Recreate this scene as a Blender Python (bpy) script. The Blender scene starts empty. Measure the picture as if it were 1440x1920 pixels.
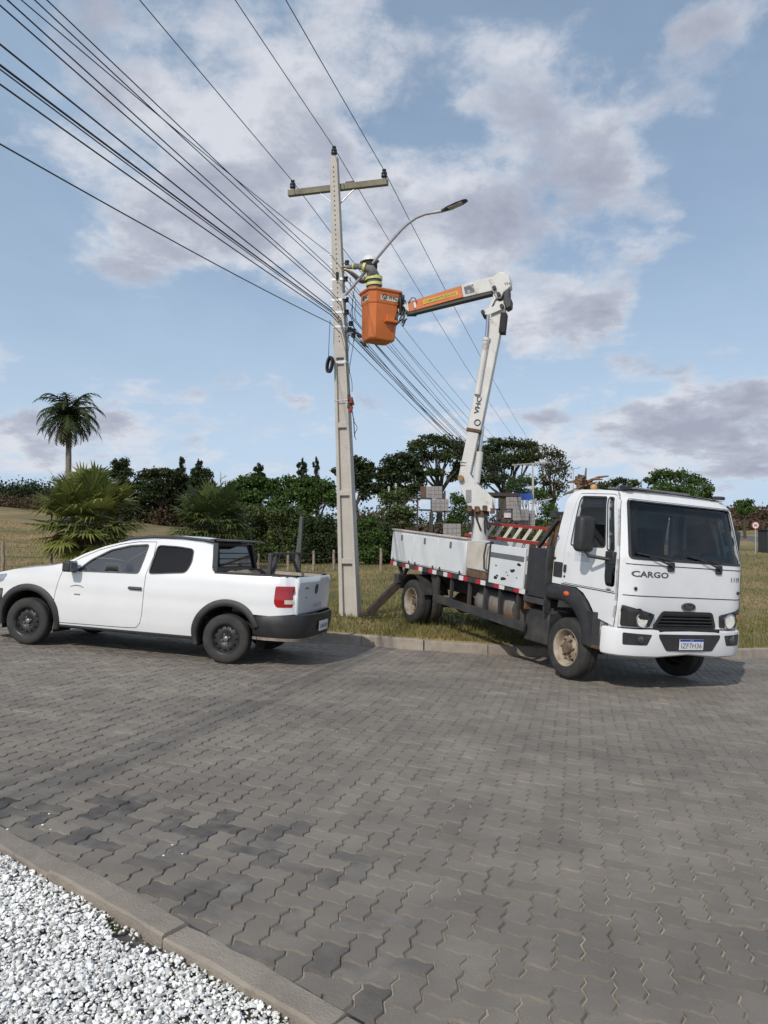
import bpy, math, random
import numpy as np
from mathutils import Vector, Matrix, Euler, geometry, noise
from math import sin, cos, pi, radians, sqrt, atan2

# ------------------------------------------------------------------ camera, sky, sun, exposure
SC = bpy.context.scene
COL = SC.collection
CAMZ = 1.56                      # eye height over the paving
F_PX = 1450.0                    # focal length in pixels of the 1440x1920 photograph
TILT = math.atan(30 / F_PX)      # camera looks up by about one degree
cam_data = bpy.data.cameras.new('camera')
cam = bpy.data.objects.new('camera', cam_data); COL.objects.link(cam)
cam.location = (0, 0, CAMZ)
cam.rotation_euler = (pi / 2 + TILT, 0, 0)
cam_data.sensor_fit = 'VERTICAL'; cam_data.sensor_height = 24
cam_data.lens = 24 * F_PX / 1920
cam_data.clip_start = 0.05; cam_data.clip_end = 4000
SC.camera = cam
SC.cycles.use_denoising = True

SUN_EL = radians(39)
SUN_DIR = Vector((-0.44, -0.90, 0)).normalized()          # towards the sun, on the ground
sun_data = bpy.data.lights.new('sun', 'SUN'); sun_data.energy = 3.3; sun_data.angle = radians(0.6)
sun_data.color = (1.0, 0.94, 0.86)
sun = bpy.data.objects.new('sun', sun_data); COL.objects.link(sun)
sun.rotation_euler = Vector((SUN_DIR.x * cos(SUN_EL), SUN_DIR.y * cos(SUN_EL), sin(SUN_EL))).to_track_quat('Z', 'Y').to_euler()
sun.location = (0, 0, 30)

SC.view_settings.view_transform = 'Standard'; SC.view_settings.look = 'None'
SC.view_settings.exposure = -0.2; SC.view_settings.gamma = 1.0; SC.view_settings.use_curve_mapping = False

def ray_dir(x, y):               # direction of a photograph pixel in the world (used to survey the place)
    a = (x - 720) / F_PX; b = -(y - 960) / F_PX
    return Vector((a, cos(TILT) - b * sin(TILT), sin(TILT) + b * cos(TILT)))
def at(x, y, d):                 # point surveyed along that direction at distance d ahead
    r = ray_dir(x, y)
    return Vector((r.x, r.y, r.z)) * (d / r.y) + Vector((0, 0, CAMZ))

world = bpy.data.worlds.new('World'); SC.world = world; world.use_nodes = True
def build_world():
    nt = world.node_tree; N = nt.nodes; L = nt.links; N.clear()
    out = N.new('ShaderNodeOutputWorld'); bg = N.new('ShaderNodeBackground'); bg.inputs[1].default_value = 0.112
    L.new(bg.outputs[0], out.inputs[0])
    sky = N.new('ShaderNodeTexSky'); sky.sky_type = 'NISHITA'; sky.sun_disc = False
    sky.sun_elevation = SUN_EL; sky.sun_rotation = atan2(SUN_DIR.x, SUN_DIR.y)
    sky.air_density = 1.0; sky.dust_density = 1.6; sky.ozone_density = 1.2
    tc = N.new('ShaderNodeTexCoord'); sep = N.new('ShaderNodeSeparateXYZ'); L.new(tc.outputs['Generated'], sep.inputs[0])
    def math_(op, a, b=None, c=None, clamp=False):
        m = N.new('ShaderNodeMath'); m.operation = op; m.use_clamp = clamp
        for i, v in enumerate((a, b, c)):
            if v is None: continue
            if isinstance(v, (int, float)): m.inputs[i].default_value = v
            else: L.new(v, m.inputs[i])
        return m.outputs[0]
    def vmath(op, a, b=None):
        m = N.new('ShaderNodeVectorMath'); m.operation = op
        for i, v in enumerate((a, b)):
            if v is None: continue
            if isinstance(v, (tuple, Vector)): m.inputs[i].default_value = v
            else: L.new(v, m.inputs[i])
        return m
    zc = math_('MAXIMUM', sep.outputs[2], 0.0)
    zz = math_('ADD', zc, 0.30)
    comb = N.new('ShaderNodeCombineXYZ')
    L.new(math_('DIVIDE', sep.outputs[0], zz), comb.inputs[0]); L.new(math_('DIVIDE', sep.outputs[1], zz), comb.inputs[1])
    def noise_(scale, detail, rough, off, dist=0.0):
        n = N.new('ShaderNodeTexNoise'); n.inputs['Scale'].default_value = scale; n.inputs['Detail'].default_value = detail
        n.inputs['Roughness'].default_value = rough; n.inputs['Distortion'].default_value = dist
        L.new(vmath('ADD', comb.outputs[0], off).outputs[0], n.inputs['Vector']); return n.outputs[0]
    n1 = noise_(2.0, 9, 0.60, (3.1, 1.7, 0.4), 0.2)
    n2 = noise_(7.0, 8, 0.62, (7.3, 2.2, 1.4), 0.1)
    # cloud masses over the field and the road, by compass direction and height (pixel of the survey, radius, weight)
    blobs = [((330, 170), 0.19, .34), ((560, 300), 0.15, .24), ((640, 90), 0.16, .26), ((250, 460), 0.085, .28), ((400, 450), .085, .24), ((520, 430), .07, .18),
             ((960, 120), .10, .34), ((1080, 290), .14, .32), ((1180, 250), .11, .22), ((780, 420), .12, .22), ((930, 420), .08, .18), ((1060, 600), .085, .3),
             ((1180, 690), .04, .26), ((1285, 725), .02, .2), ((540, 765), .03, .22), ((0, 640), .055, .3), ((60, 800), .06, .28), ((210, 805), .05, .22), ((90, 840), .09, .2),
             ((1080, 830), .08, .3), ((1230, 830), .09, .34), ((1370, 830), .09, .34), ((1430, 740), .045, .36), ((1320, 50), .05, .3), ((1290, 40), .04, .2), ((1150, 770), .05, .22), ((1250, 790), .05, .26), ((1330, 780), .045, .22), ((1020, 780), .04, .2), ((960, 520), .05, .16), ((1160, 560), .04, .2), ((1000, 640), .05, .25), ((880, 200), .07, .2), ((700, 760), .025, .22), ((120, 300), .06, .2), ((1280, 430), .09, .12),
             ((820, 650), .06, .12), ((160, 620), .09, -.22), ((430, 620), .14, -.28), ((1350, 560), .12, -.22), ((1330, 330), .1, -.2), ((40, 420), .12, -.24), ((40, 60), .06, -.2), ((760, 720), .1, -.16), ((620, 690), .12, -.2), ((330, 690), .12, -.2), ((740, 250), .05, -.1), ((1180, 60), .06, -.16)]
    wob = N.new('ShaderNodeTexNoise'); wob.inputs['Scale'].default_value = 7.0; wob.inputs['Detail'].default_value = 5; wob.inputs['Roughness'].default_value = .6
    L.new(tc.outputs['Generated'], wob.inputs['Vector'])
    wv = vmath('SCALE', vmath('SUBTRACT', wob.outputs['Color'], (.5, .5, .5)).outputs[0]); wv.inputs['Scale'].default_value = 0.11
    dirw = vmath('ADD', tc.outputs['Generated'], wv.outputs[0]).outputs[0]
    acc = None
    for (p, r, w) in blobs:
        d = ray_dir(*p).normalized()
        df = vmath('MULTIPLY', vmath('SUBTRACT', dirw, d).outputs[0], (1.0, 1.0, 1.5)).outputs[0]
        ln = vmath('LENGTH', df).outputs['Value']
        mr = N.new('ShaderNodeMapRange'); mr.interpolation_type = 'SMOOTHSTEP'; mr.inputs[1].default_value = r * 1.25; mr.inputs[2].default_value = 0
        mr.inputs[3].default_value = 0; mr.inputs[4].default_value = w; L.new(ln, mr.inputs[0])
        acc = mr.outputs[0] if acc is None else math_('ADD', acc, mr.outputs[0])
    dens = math_('ADD', math_('ADD', math_('MULTIPLY', n1, 0.78), math_('MULTIPLY', n2, 0.58)), math_('ADD', math_('MULTIPLY', acc, 0.56), -0.17))
    mask = N.new('ShaderNodeMapRange'); mask.interpolation_type = 'SMOOTHSTEP'; mask.inputs[1].default_value = 0.485; mask.inputs[2].default_value = 0.69
    mask.inputs[3].default_value = 0; mask.inputs[4].default_value = 0.90; L.new(dens, mask.inputs[0])
    # cloud shade: thin edges bright, thick bellies grey lilac
    n3 = noise_(4.0, 8, 0.62, (1.3, 5.2, 8.4), 0.2)
    shade = N.new('ShaderNodeMapRange'); shade.inputs[1].default_value = 0.58; shade.inputs[2].default_value = 0.92
    L.new(math_('ADD', dens, math_('MULTIPLY', math_('SUBTRACT', n3, .5), 1.05)), shade.inputs[0])
    cr = N.new('ShaderNodeValToRGB'); L.new(shade.outputs[0], cr.inputs[0])
    cr.color_ramp.elements[0].position = 0.0; cr.color_ramp.elements[0].color = (7.4, 7.6, 8.2, 1)
    cr.color_ramp.elements[1].position = 1.0; cr.color_ramp.elements[1].color = (3.7, 3.9, 4.8, 1)
    e = cr.color_ramp.elements.new(0.45); e.color = (4.9, 5.15, 6.05, 1)
    mix = N.new('ShaderNodeMixRGB'); L.new(mask.outputs[0], mix.inputs[0])
    haze = N.new('ShaderNodeMixRGB'); haze.inputs[2].default_value = (4.5, 6.0, 7.9, 1)    # thin high veil over the blue
    n4 = noise_(1.1, 6, .6, (9.2, 4.4, 2.1), .4)
    hz = N.new('ShaderNodeMapRange'); hz.inputs[1].default_value = .3; hz.inputs[2].default_value = .75; hz.inputs[3].default_value = .22; hz.inputs[4].default_value = .68
    L.new(n4, hz.inputs[0]); L.new(hz.outputs[0], haze.inputs[0]); L.new(sky.outputs[0], haze.inputs[1])
    lowm = N.new('ShaderNodeMapRange'); lowm.interpolation_type = 'SMOOTHSTEP'; lowm.inputs[1].default_value = .42; lowm.inputs[2].default_value = 0; lowm.inputs[3].default_value = 0; lowm.inputs[4].default_value = .75
    L.new(zc, lowm.inputs[0]); low = N.new('ShaderNodeMixRGB'); low.inputs[2].default_value = (5.9, 7.4, 9.4, 1); L.new(lowm.outputs[0], low.inputs[0]); L.new(haze.outputs[0], low.inputs[1])   # pale air towards the horizon
    L.new(low.outputs[0], mix.inputs[1]); L.new(cr.outputs[0], mix.inputs[2])
    L.new(mix.outputs[0], bg.inputs[0])
build_world()

# ------------------------------------------------------------------ materials
MATS = {}
def lin(c): return tuple(((v / 255) / 12.92 if v / 255 <= .04045 else ((v / 255 + .055) / 1.055) ** 2.4) for v in c)
def pm(name, c, rough=.5, metal=0., c2=None, scale=4., contrast=(.35, .65), bump=0., bscale=60., coat=0., detail=6., coord='Object', rnd=0., attr=None, spec=.5, c3=None, s3=1., k3=(.5, .7), st3=None):
    """Principled material: two colours mixed by noise, optional third (stains), fine bump, random lightness per object or per attribute"""
    if name in MATS: return MATS[name]
    m = bpy.data.materials.new(name); m.use_nodes = True; MATS[name] = m
    nt = m.node_tree; N = nt.nodes; L = nt.links; b = N['Principled BSDF']
    b.inputs['Roughness'].default_value = rough; b.inputs['Metallic'].default_value = metal
    b.inputs['Coat Weight'].default_value = coat; b.inputs['Specular IOR Level'].default_value = spec
    tc = N.new('ShaderNodeTexCoord' if coord != 'Position' else 'ShaderNodeNewGeometry')
    def ns(sc, det=detail, ro=.6, stretch=None):
        n = N.new('ShaderNodeTexNoise'); n.inputs['Scale'].default_value = sc; n.inputs['Detail'].default_value = det; n.inputs['Roughness'].default_value = ro
        if stretch:
            mp = N.new('ShaderNodeMapping'); mp.inputs['Scale'].default_value = stretch; mp.inputs['Rotation'].default_value = (0, 0, .15); L.new(tc.outputs[coord], mp.inputs[0]); L.new(mp.outputs[0], n.inputs['Vector'])
        else: L.new(tc.outputs[coord], n.inputs['Vector'])
        return n.outputs[0]
    def ramp(v, lo, hi):
        r = N.new('ShaderNodeMapRange'); r.inputs[1].default_value = lo; r.inputs[2].default_value = hi; L.new(v, r.inputs[0]); return r.outputs[0]
    mx = N.new('ShaderNodeMixRGB'); mx.inputs[1].default_value = (*c, 1); mx.inputs[2].default_value = (*(c2 or tuple(v * .82 for v in c)), 1)
    L.new(ramp(ns(scale), *contrast), mx.inputs[0]); cur = mx.outputs[0]
    if c3:
        m3 = N.new('ShaderNodeMixRGB'); m3.inputs[2].default_value = (*c3, 1); L.new(cur, m3.inputs[1]); L.new(ramp(ns(s3, 8, .65, st3), *k3), m3.inputs[0]); cur = m3.outputs[0]
    src = None
    if attr:
        a = N.new('ShaderNodeAttribute'); a.attribute_name = attr; src = a.outputs['Fac']
    elif rnd:
        o = N.new('ShaderNodeObjectInfo'); src = o.outputs['Random']
    if src is not None:
        r = N.new('ShaderNodeMapRange'); r.inputs[3].default_value = 1 - rnd; r.inputs[4].default_value = 1 + rnd; L.new(src, r.inputs[0])
        mm = N.new('ShaderNodeMixRGB'); mm.blend_type = 'MULTIPLY'; mm.inputs[0].default_value = 1; L.new(cur, mm.inputs[1]); L.new(r.outputs[0], mm.inputs[2]); cur = mm.outputs[0]
    L.new(cur, b.inputs['Base Color'])
    if bump:
        bp = N.new('ShaderNodeBump'); bp.inputs['Strength'].default_value = bump; bp.inputs['Distance'].default_value = .02
        L.new(ns(bscale, 8, .65), bp.inputs['Height']); L.new(bp.outputs[0], b.inputs['Normal'])
    return m
def leafmat(name, c, c2, trans=.35, rnd=.45, c3=None):
    """Two-sided leaf: diffuse with some light let through; per-leaf lightness from the attribute tone"""
    if name in MATS: return MATS[name]
    m = bpy.data.materials.new(name); m.use_nodes = True; MATS[name] = m
    nt = m.node_tree; N = nt.nodes; L = nt.links; N.remove(N['Principled BSDF']); out = N['Material Output']
    a = N.new('ShaderNodeAttribute'); a.attribute_name = 'tone'
    cr = N.new('ShaderNodeValToRGB'); L.new(a.outputs['Fac'], cr.inputs[0])
    cr.color_ramp.elements[0].color = (*c, 1); cr.color_ramp.elements[1].color = (*c2, 1)
    if c3:
        e = cr.color_ramp.elements.new(.9); e.color = (*c2, 1); cr.color_ramp.elements[2].color = (*c3, 1)
    d = N.new('ShaderNodeBsdfPrincipled'); d.inputs['Roughness'].default_value = .55; d.inputs['Specular IOR Level'].default_value = .3
    t = N.new('ShaderNodeBsdfTranslucent'); L.new(cr.outputs[0], d.inputs['Base Color']); L.new(cr.outputs[0], t.inputs[0])
    mx = N.new('ShaderNodeMixShader'); mx.inputs[0].default_value = trans; L.new(d.outputs[0], mx.inputs[1]); L.new(t.outputs[0], mx.inputs[2]); L.new(mx.outputs[0], out.inputs[0])
    return m
def glassmat(name, tint, refl=1.0, rough=.02, ior=1.5):
    if name in MATS: return MATS[name]
    m = bpy.data.materials.new(name); m.use_nodes = True; MATS[name] = m
    nt = m.node_tree; N = nt.nodes; L = nt.links; N.remove(N['Principled BSDF']); out = N['Material Output']
    g = N.new('ShaderNodeBsdfGlossy'); g.inputs['Roughness'].default_value = rough; g.inputs[0].default_value = (refl, refl, refl, 1)
    t = N.new('ShaderNodeBsdfTransparent'); t.inputs[0].default_value = (*tint, 1)
    fr = N.new('ShaderNodeFresnel'); fr.inputs[0].default_value = ior
    mx = N.new('ShaderNodeMixShader'); L.new(fr.outputs[0], mx.inputs[0]); L.new(t.outputs[0], mx.inputs[1]); L.new(g.outputs[0], mx.inputs[2]); L.new(mx.outputs[0], out.inputs[0])
    return m
def emit(name, c, s):
    if name in MATS: return MATS[name]
    m = bpy.data.materials.new(name); m.use_nodes = True; MATS[name] = m
    b = m.node_tree.nodes['Principled BSDF']; b.inputs['Base Color'].default_value = (*c, 1); b.inputs['Emission Color'].default_value = (*c, 1); b.inputs['Emission Strength'].default_value = s; b.inputs['Roughness'].default_value = .1
    return m

# ------------------------------------------------------------------ mesh helpers
class MB:
    """collects verts and faces; build() links them as ONE mesh object"""
    def __init__(s): s.v = []; s.f = []; s.t = []
    def add(s, v, f, tone=None):
        o = len(s.v); s.v.extend([tuple(p) for p in v]); s.f.extend([tuple(i + o for i in q) for q in f])
        s.t.extend([0.5 if tone is None else tone] * len(v)); return s
    def box(s, c, size, rot=None):
        c = Vector(c); hx, hy, hz = (d / 2 for d in size)
        M = rot if rot is not None else Matrix.Identity(3)
        v = [c + M @ Vector((x * hx, y * hy, z * hz)) for x in (-1, 1) for y in (-1, 1) for z in (-1, 1)]
        return s.add(v, [(0, 1, 3, 2), (4, 6, 7, 5), (0, 4, 5, 1), (2, 3, 7, 6), (0, 2, 6, 4), (1, 5, 7, 3)])
    def beam(s, a, b, w0, h0, w1=None, h1=None, up=(0, 0, 1)):
        a = Vector(a); b = Vector(b); w1 = w0 if w1 is None else w1; h1 = h0 if h1 is None else h1
        d = (b - a).normalized(); side = d.cross(Vector(up))
        if side.length < 1e-4: side = d.cross(Vector((1, 0, 0)))
        side.normalize(); u = side.cross(d).normalized()
        v = []
        for p, w, h in ((a, w0, h0), (b, w1, h1)):
            for sx, sz in ((-1, -1), (1, -1), (1, 1), (-1, 1)): v.append(p + side * sx * w / 2 + u * sz * h / 2)
        return s.add(v, [(3, 2, 1, 0), (4, 5, 6, 7), (0, 1, 5, 4), (1, 2, 6, 5), (2, 3, 7, 6), (3, 0, 4, 7)])
    def tube(s, pts, r, n=8, cap=True, tone=None):
        pts = [Vector(p) for p in pts]; m = len(pts)
        rs = [r] * m if isinstance(r, (int, float)) else list(r)
        v = []; f = []; prev = None
        for i, p in enumerate(pts):
            d = (pts[min(i + 1, m - 1)] - pts[max(i - 1, 0)])
            if d.length < 1e-9: d = Vector((0, 0, 1))
            d.normalize()
            if prev is None:
                ref = Vector((0, 0, 1)) if abs(d.z) < .9 else Vector((1, 0, 0)); x = d.cross(ref).normalized()
            else:
                x = (prev - d * prev.dot(d)); x = x.normalized() if x.length > 1e-6 else d.cross(Vector((0, 1, .3))).normalized()
            prev = x; y = d.cross(x)
            for k in range(n): a = 2 * pi * k / n; v.append(p + (x * cos(a) + y * sin(a)) * rs[i])
        for i in range(m - 1):
            for k in range(n): f.append((i * n + k, i * n + (k + 1) % n, (i + 1) * n + (k + 1) % n, (i + 1) * n + k))
        if cap: f.append(tuple(range(n - 1, -1, -1))); f.append(tuple(range((m - 1) * n, m * n)))
        return s.add(v, f, tone)
    def lathe(s, prof, n=24, M=None, closed=False, caps=True):
        """prof: (radius, height) pairs round the local z axis; M 4x4"""
        M = M or Matrix.Identity(4); v = []; f = []; m = len(prof)
        for (r, z) in prof:
            for k in range(n): a = 2 * pi * k / n; v.append(M @ Vector((r * cos(a), r * sin(a), z)))
        for i in range(m - (0 if closed else 1)):
            j = (i + 1) % m
            for k in range(n): f.append((i * n + k, i * n + (k + 1) % n, j * n + (k + 1) % n, j * n + k))
        if not closed and caps:
            if prof[0][0] > 1e-6: f.append(tuple(range(n - 1, -1, -1)))
            if prof[-1][0] > 1e-6: f.append(tuple(range((m - 1) * n, m * n)))
        return s.add(v, f)
    def grid(s, rows, flip=False):
        v = [p for r in rows for p in r]; n = len(rows[0]); f = []
        for i in range(len(rows) - 1):
            for k in range(n - 1):
                q = (i * n + k, i * n + k + 1, (i + 1) * n + k + 1, (i + 1) * n + k); f.append(q[::-1] if flip else q)
        return s.add(v, f)
    def prism(s, poly, h0, h1, fn):
        """extrude a 2D polygon between heights; fn(a,b,h) -> 3D"""
        n = len(poly); v = [fn(a, b, h0) for a, b in poly] + [fn(a, b, h1) for a, b in poly]
        return s.add(v, [tuple(range(n - 1, -1, -1)), tuple(range(n, 2 * n))] + [(i, (i + 1) % n, (i + 1) % n + n, i + n) for i in range(n)])
    def sphere(s, c, r, n=12, m=8, sc=(1, 1, 1), M=None):
        v = []; c = Vector(c)
        for i in range(m + 1):
            t = pi * i / m
            for k in range(n):
                a = 2 * pi * k / n; p = Vector((sin(t) * cos(a) * sc[0], sin(t) * sin(a) * sc[1], cos(t) * sc[2])) * r
                v.append(c + (M @ p if M is not None else p))
        f = [(i * n + k, (i + 1) * n + k, (i + 1) * n + (k + 1) % n, i * n + (k + 1) % n) for i in range(m) for k in range(n)]
        return s.add(v, f)
    def build(s, name, mat, parent=None, smooth=32, bevel=0., solid=0., tone=False, inv=None, bseg=2):
        return link_mesh(name, s.v, s.f, mat, parent, smooth, bevel, solid, s.t if tone else None, inv, bseg)
def link_mesh(name, v, f, mat, parent=None, smooth=32, bevel=0., solid=0., tones=None, inv=None, bseg=2):
    if inv is not None: v = [inv @ Vector(p) for p in v]
    me = bpy.data.meshes.new(name); me.from_pydata([tuple(p) for p in v], [], f); 
    if tones is not None:
        a = me.attributes.new('tone', 'FLOAT', 'POINT'); a.data.foreach_set('value', np.asarray(tones, dtype=np.float32))
    me.materials.append(mat); me.validate(); me.update()
    if smooth:
        me.shade_smooth()
        if smooth < 180: me.set_sharp_from_angle(angle=radians(smooth))
    o = bpy.data.objects.new(name, me); COL.objects.link(o)
    if parent is not None: o.parent = parent
    if solid:
        md = o.modifiers.new('solid', 'SOLIDIFY'); md.thickness = abs(solid); md.offset = -1 if solid > 0 else 1
    if bevel:
        md = o.modifiers.new('bevel', 'BEVEL'); md.width = bevel; md.segments = bseg; md.limit_method = 'ANGLE'; md.angle_limit = radians(40)
    return o
def inside(p, poly):
    x, y = p; c = False; j = len(poly) - 1
    for i in range(len(poly)):
        xi, yi = poly[i]; xj, yj = poly[j]
        if (yi > y) != (yj > y) and x < (xj - xi) * (y - yi) / (yj - yi) + xi: c = not c
        j = i
    return c
def dense(poly, step):
    out = []
    for i in range(len(poly)):
        a = poly[i]; b = poly[(i + 1) % len(poly)]; L = math.hypot(b[0] - a[0], b[1] - a[1]); n = max(1, int(math.ceil(L / step)))
        for k in range(n): out.append((a[0] + (b[0] - a[0]) * k / n, a[1] + (b[1] - a[1]) * k / n))
    return out
def panel(mb, outer, holes, fn, step=.08, flip=False, skirt=None):
    """a sheet with holes, its outline in two dimensions, bent onto fn(a,b) -> 3D"""
    loops = [dense(outer, step)] + [dense(h, step) for h in holes]
    pts = []; edges = []
    for lp in loops:
        o = len(pts); pts += lp; edges += [(o + i, o + (i + 1) % len(lp)) for i in range(len(lp))]
    xs = [p[0] for p in outer]; ys = [p[1] for p in outer]
    nx = int((max(xs) - min(xs)) / step) + 1; ny = int((max(ys) - min(ys)) / step) + 1
    A = np.array(pts)
    for i in range(nx):
        for j in range(ny):
            q = (min(xs) + (i + .5) * step, min(ys) + (j + .5) * step)
            if not inside(q, outer) or any(inside(q, h) for h in holes): continue
            if np.min((A[:, 0] - q[0]) ** 2 + (A[:, 1] - q[1]) ** 2) < (step * .45) ** 2: continue
            pts.append(q)
    r = geometry.delaunay_2d_cdt([Vector(p) for p in pts], edges, [], 0, 1e-5)
    V = r[0]; fs = []
    for t in r[2]:
        c = sum((V[i] for i in t), Vector((0, 0))) / len(t); c = (c.x, c.y)
        if inside(c, outer) and not any(inside(c, h) for h in holes): fs.append(tuple(t)[::-1] if flip else tuple(t))
    mb.add([fn(p.x, p.y) for p in V], fs)
    if skirt is not None:          # returns of the sheet round its edges: real thickness
        cnt = {}
        for t in fs:
            for i in range(len(t)): a, b = t[i], t[(i + 1) % len(t)]; cnt[(a, b)] = 1
        for (a, b) in [e for e in cnt if (e[1], e[0]) not in cnt]:
            pa, pb = V[a], V[b]; mb.add([fn(pa.x, pa.y), fn(pb.x, pb.y), skirt(pb.x, pb.y), skirt(pa.x, pa.y)], [(3, 2, 1, 0)])
    return mb
def rpoly(poly, r, n=4):
    """round the corners of a polygon"""
    out = []; m = len(poly)
    for i in range(m):
        p = Vector(poly[i]); a = Vector(poly[i - 1]); b = Vector(poly[(i + 1) % m])
        k = min(r, (a - p).length * .45, (b - p).length * .45)
        p0 = p + (a - p).normalized() * k; p1 = p + (b - p).normalized() * k
        for j in range(n + 1):
            t = j / n; q = p0 * (1 - t) ** 2 + p * 2 * t * (1 - t) + p1 * t * t; out.append((q.x, q.y))
    return out
def scale_poly(poly, k):
    """inset a polygon by about k towards its inside"""
    n = len(poly); ar = sum(poly[i][0] * poly[(i + 1) % n][1] - poly[(i + 1) % n][0] * poly[i][1] for i in range(n)); sg = 1 if ar > 0 else -1
    out = []
    for i in range(n):
        a = Vector(poly[i - 1]); p = Vector(poly[i]); b = Vector(poly[(i + 1) % n])
        d1 = (p - a).normalized() if (p - a).length > 1e-9 else Vector((1, 0)); d2 = (b - p).normalized() if (b - p).length > 1e-9 else d1
        nn = Vector((-d1.y - d2.y, d1.x + d2.x)) * sg; nn = nn.normalized() if nn.length > 1e-6 else Vector((0, 0))
        out.append((p.x + nn.x * k, p.y + nn.y * k))
    return out
def text_mb(txt, height, fn, center=True, extrude=0., shear=0., width=None, bold=0.):
    """letters as mesh; fn(a, b) -> 3D with a along the reading direction, b upwards; centred at 0,0"""
    cu = bpy.data.curves.new('lettering', 'FONT'); cu.body = txt; cu.size = 1; cu.align_x = 'CENTER'; cu.align_y = 'CENTER'; cu.shear = shear; cu.resolution_u = 2; cu.offset = bold
    o = bpy.data.objects.new('lettering', cu); me = o.to_mesh(); mb = MB()
    v = [p.co.copy() for p in me.vertices]; f = [tuple(p.vertices) for p in me.polygons]; o.to_mesh_clear(); bpy.data.objects.remove(o); bpy.data.curves.remove(cu)
    x0 = min(p.x for p in v); x1 = max(p.x for p in v); y0 = min(p.y for p in v); y1 = max(p.y for p in v)
    k = height / (y1 - y0); kx = width / (x1 - x0) if width else k
    mb.add([fn((p.x - (x0 + x1) / 2) * kx, (p.y - (y0 + y1) / 2) * k) for p in v], f); return mb
def thing(name, label, cat, M=None, group=None):
    o = bpy.data.objects.new(name, None); COL.objects.link(o); o.empty_display_size = .2
    if M is not None: o.matrix_world = M
    o['label'] = label; o['category'] = cat
    if group: o['group'] = group
    return o
def tag(o, label, cat, group=None, kind=None):
    if label: o['label'] = label
    if cat: o['category'] = cat
    if group: o['group'] = group
    if kind: o['kind'] = kind
    return o
def sub(name, parent, M=None):
    o = bpy.data.objects.new(name, None); COL.objects.link(o); o.parent = parent; o.empty_display_size = .1
    if M is not None: o.matrix_local = M
    return o
def copy_tree(o, parent=None):
    c = o.copy(); COL.objects.link(c); c.parent = parent
    for ch in list(o.children): copy_tree(ch, c)
    return c
def sstep(a, b, x):
    t = min(1, max(0, (x - a) / (b - a))); return t * t * (3 - 2 * t)
def lerp(a, b, t): return a + (b - a) * t
rng = random.Random(7)

# ------------------------------------------------------------------ ground
def plane_z(x, y): return -.062 * x - .024 * y
KERB = [(-60, 19), (-30, 15.5), (-14, 13.9), (-6, 13.1), (-1.02, 12.24), (.56, 11.96), (2.14, 11.98), (4, 12.45), (6.4, 13.65), (9, 15.3), (14, 19.2), (22, 27), (60, 70)]
def kerb_y(x):
    if x <= KERB[0][0]: return KERB[0][1]
    for (a, b), (c, d) in zip(KERB, KERB[1:]):
        if x <= c: return lerp(b, d, (x - a) / (c - a))
    return KERB[-1][1]
def far_z(x, y):
    z = -.24 - .5 * sstep(4, 30, x) + .095 * min(60, max(0, -x - 10)) * sstep(18, 90, y) + .05 * min(80, max(0, y - 62)) * sstep(10, 35, x)
    z += .012 * min(120, max(0, y - 60)) * (1 - sstep(10, 35, x)) + noise.noise(Vector((x * .05, y * .05, 3))) * .5 * sstep(25, 80, y)
    return z
def ground_z(x, y):
    k = kerb_y(x); d = y - k
    xc = max(-9, min(x, 12))
    near = plane_z(xc, min(y, 22)) + .15 + .08 * sstep(0, 2.2, d) + .02 * noise.noise(Vector((x * .9, y * .9, 0)))
    return lerp(near, far_z(x, y), sstep(3, 20, d))
NA = Vector((-.075, 2.43)); ND = Vector((-.7956, .6058)); NN = Vector((.6058, .7956))     # near kerb: a point, its run, its road side
def near_s(x, y): return (Vector((x, y)) - NA).dot(NN)

m_ground = pm('dry_grass_soil', (.22, .16, .07), .95, c2=(.115, .11, .04), scale=.35, c3=(.30, .205, .095), s3=.12, k3=(.45, .62), bump=.6, bscale=6, coord='Position', detail=9)
def build_ground():
    xs = sorted(set([-900, -500, -300, -200] + list(range(-150, -20, 8)) + [x * .8 for x in range(-25, 26)] + list(range(24, 150, 8)) + [200, 300, 500, 900]))
    ds = [-60, -30, -16, -8, -3, -.5, .03, .11, .4, .9, 1.6, 2.4, 3.4, 4.6, 6, 8, 10, 12, 14, 17, 20, 24, 28, 33, 38, 44, 50, 57, 65, 75, 85, 95, 110, 125, 140, 160, 190, 240, 330, 500, 800, 1400, 2600]
    rows = []
    for d in ds:
        row = []
        for x in xs:
            y = kerb_y(x) + d
            if d < .1: z = plane_z(max(-30, min(30, x)), max(-40, y)) - .06
            else: z = ground_z(x, y)
            row.append((x, y, z))
        rows.append(row)
    mb = MB().grid(rows); o = mb.build('ground', m_ground, smooth=180)
    tag(o, 'dry grassy field rising behind the kerb', None, kind='structure')
build_ground()

# paving: interlocking zigzag blocks in herringbone bond
m_joint = pm('joint_sand', (.46, .40, .31), .95, c2=(.30, .26, .205), scale=3, c3=(.09, .08, .065), s3=4.5, k3=(.52, .66), coord='Position')
def pavermat(name, attr):
    return pm(name, (.305, .270, .226), .82, c2=(.190, .169, .146), scale=2.4, contrast=(.25, .75), detail=10, bump=.6, bscale=170, coord='Position', rnd=.09, attr=attr, c3=(.158, .143, .125), s3=.5, k3=(.48, .72), spec=.35, st3=(.22, 1.15, 1))
m_paver1 = pavermat('concrete_paver', None); m_paverN = pavermat('concrete_paver_field', 'tone')
m_paver_dark = pm('oil_stained_paver', (.085, .08, .076), .8, c2=(.19, .17, .15), scale=9, bump=.55, bscale=170, coord='Position', rnd=.2)
m_paver_mid = pm('dusty_stained_paver', (.145, .132, .118), .82, c2=(.235, .21, .18), scale=6, bump=.6, bscale=170, coord='Position', rnd=.2)
base_rows = []
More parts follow.
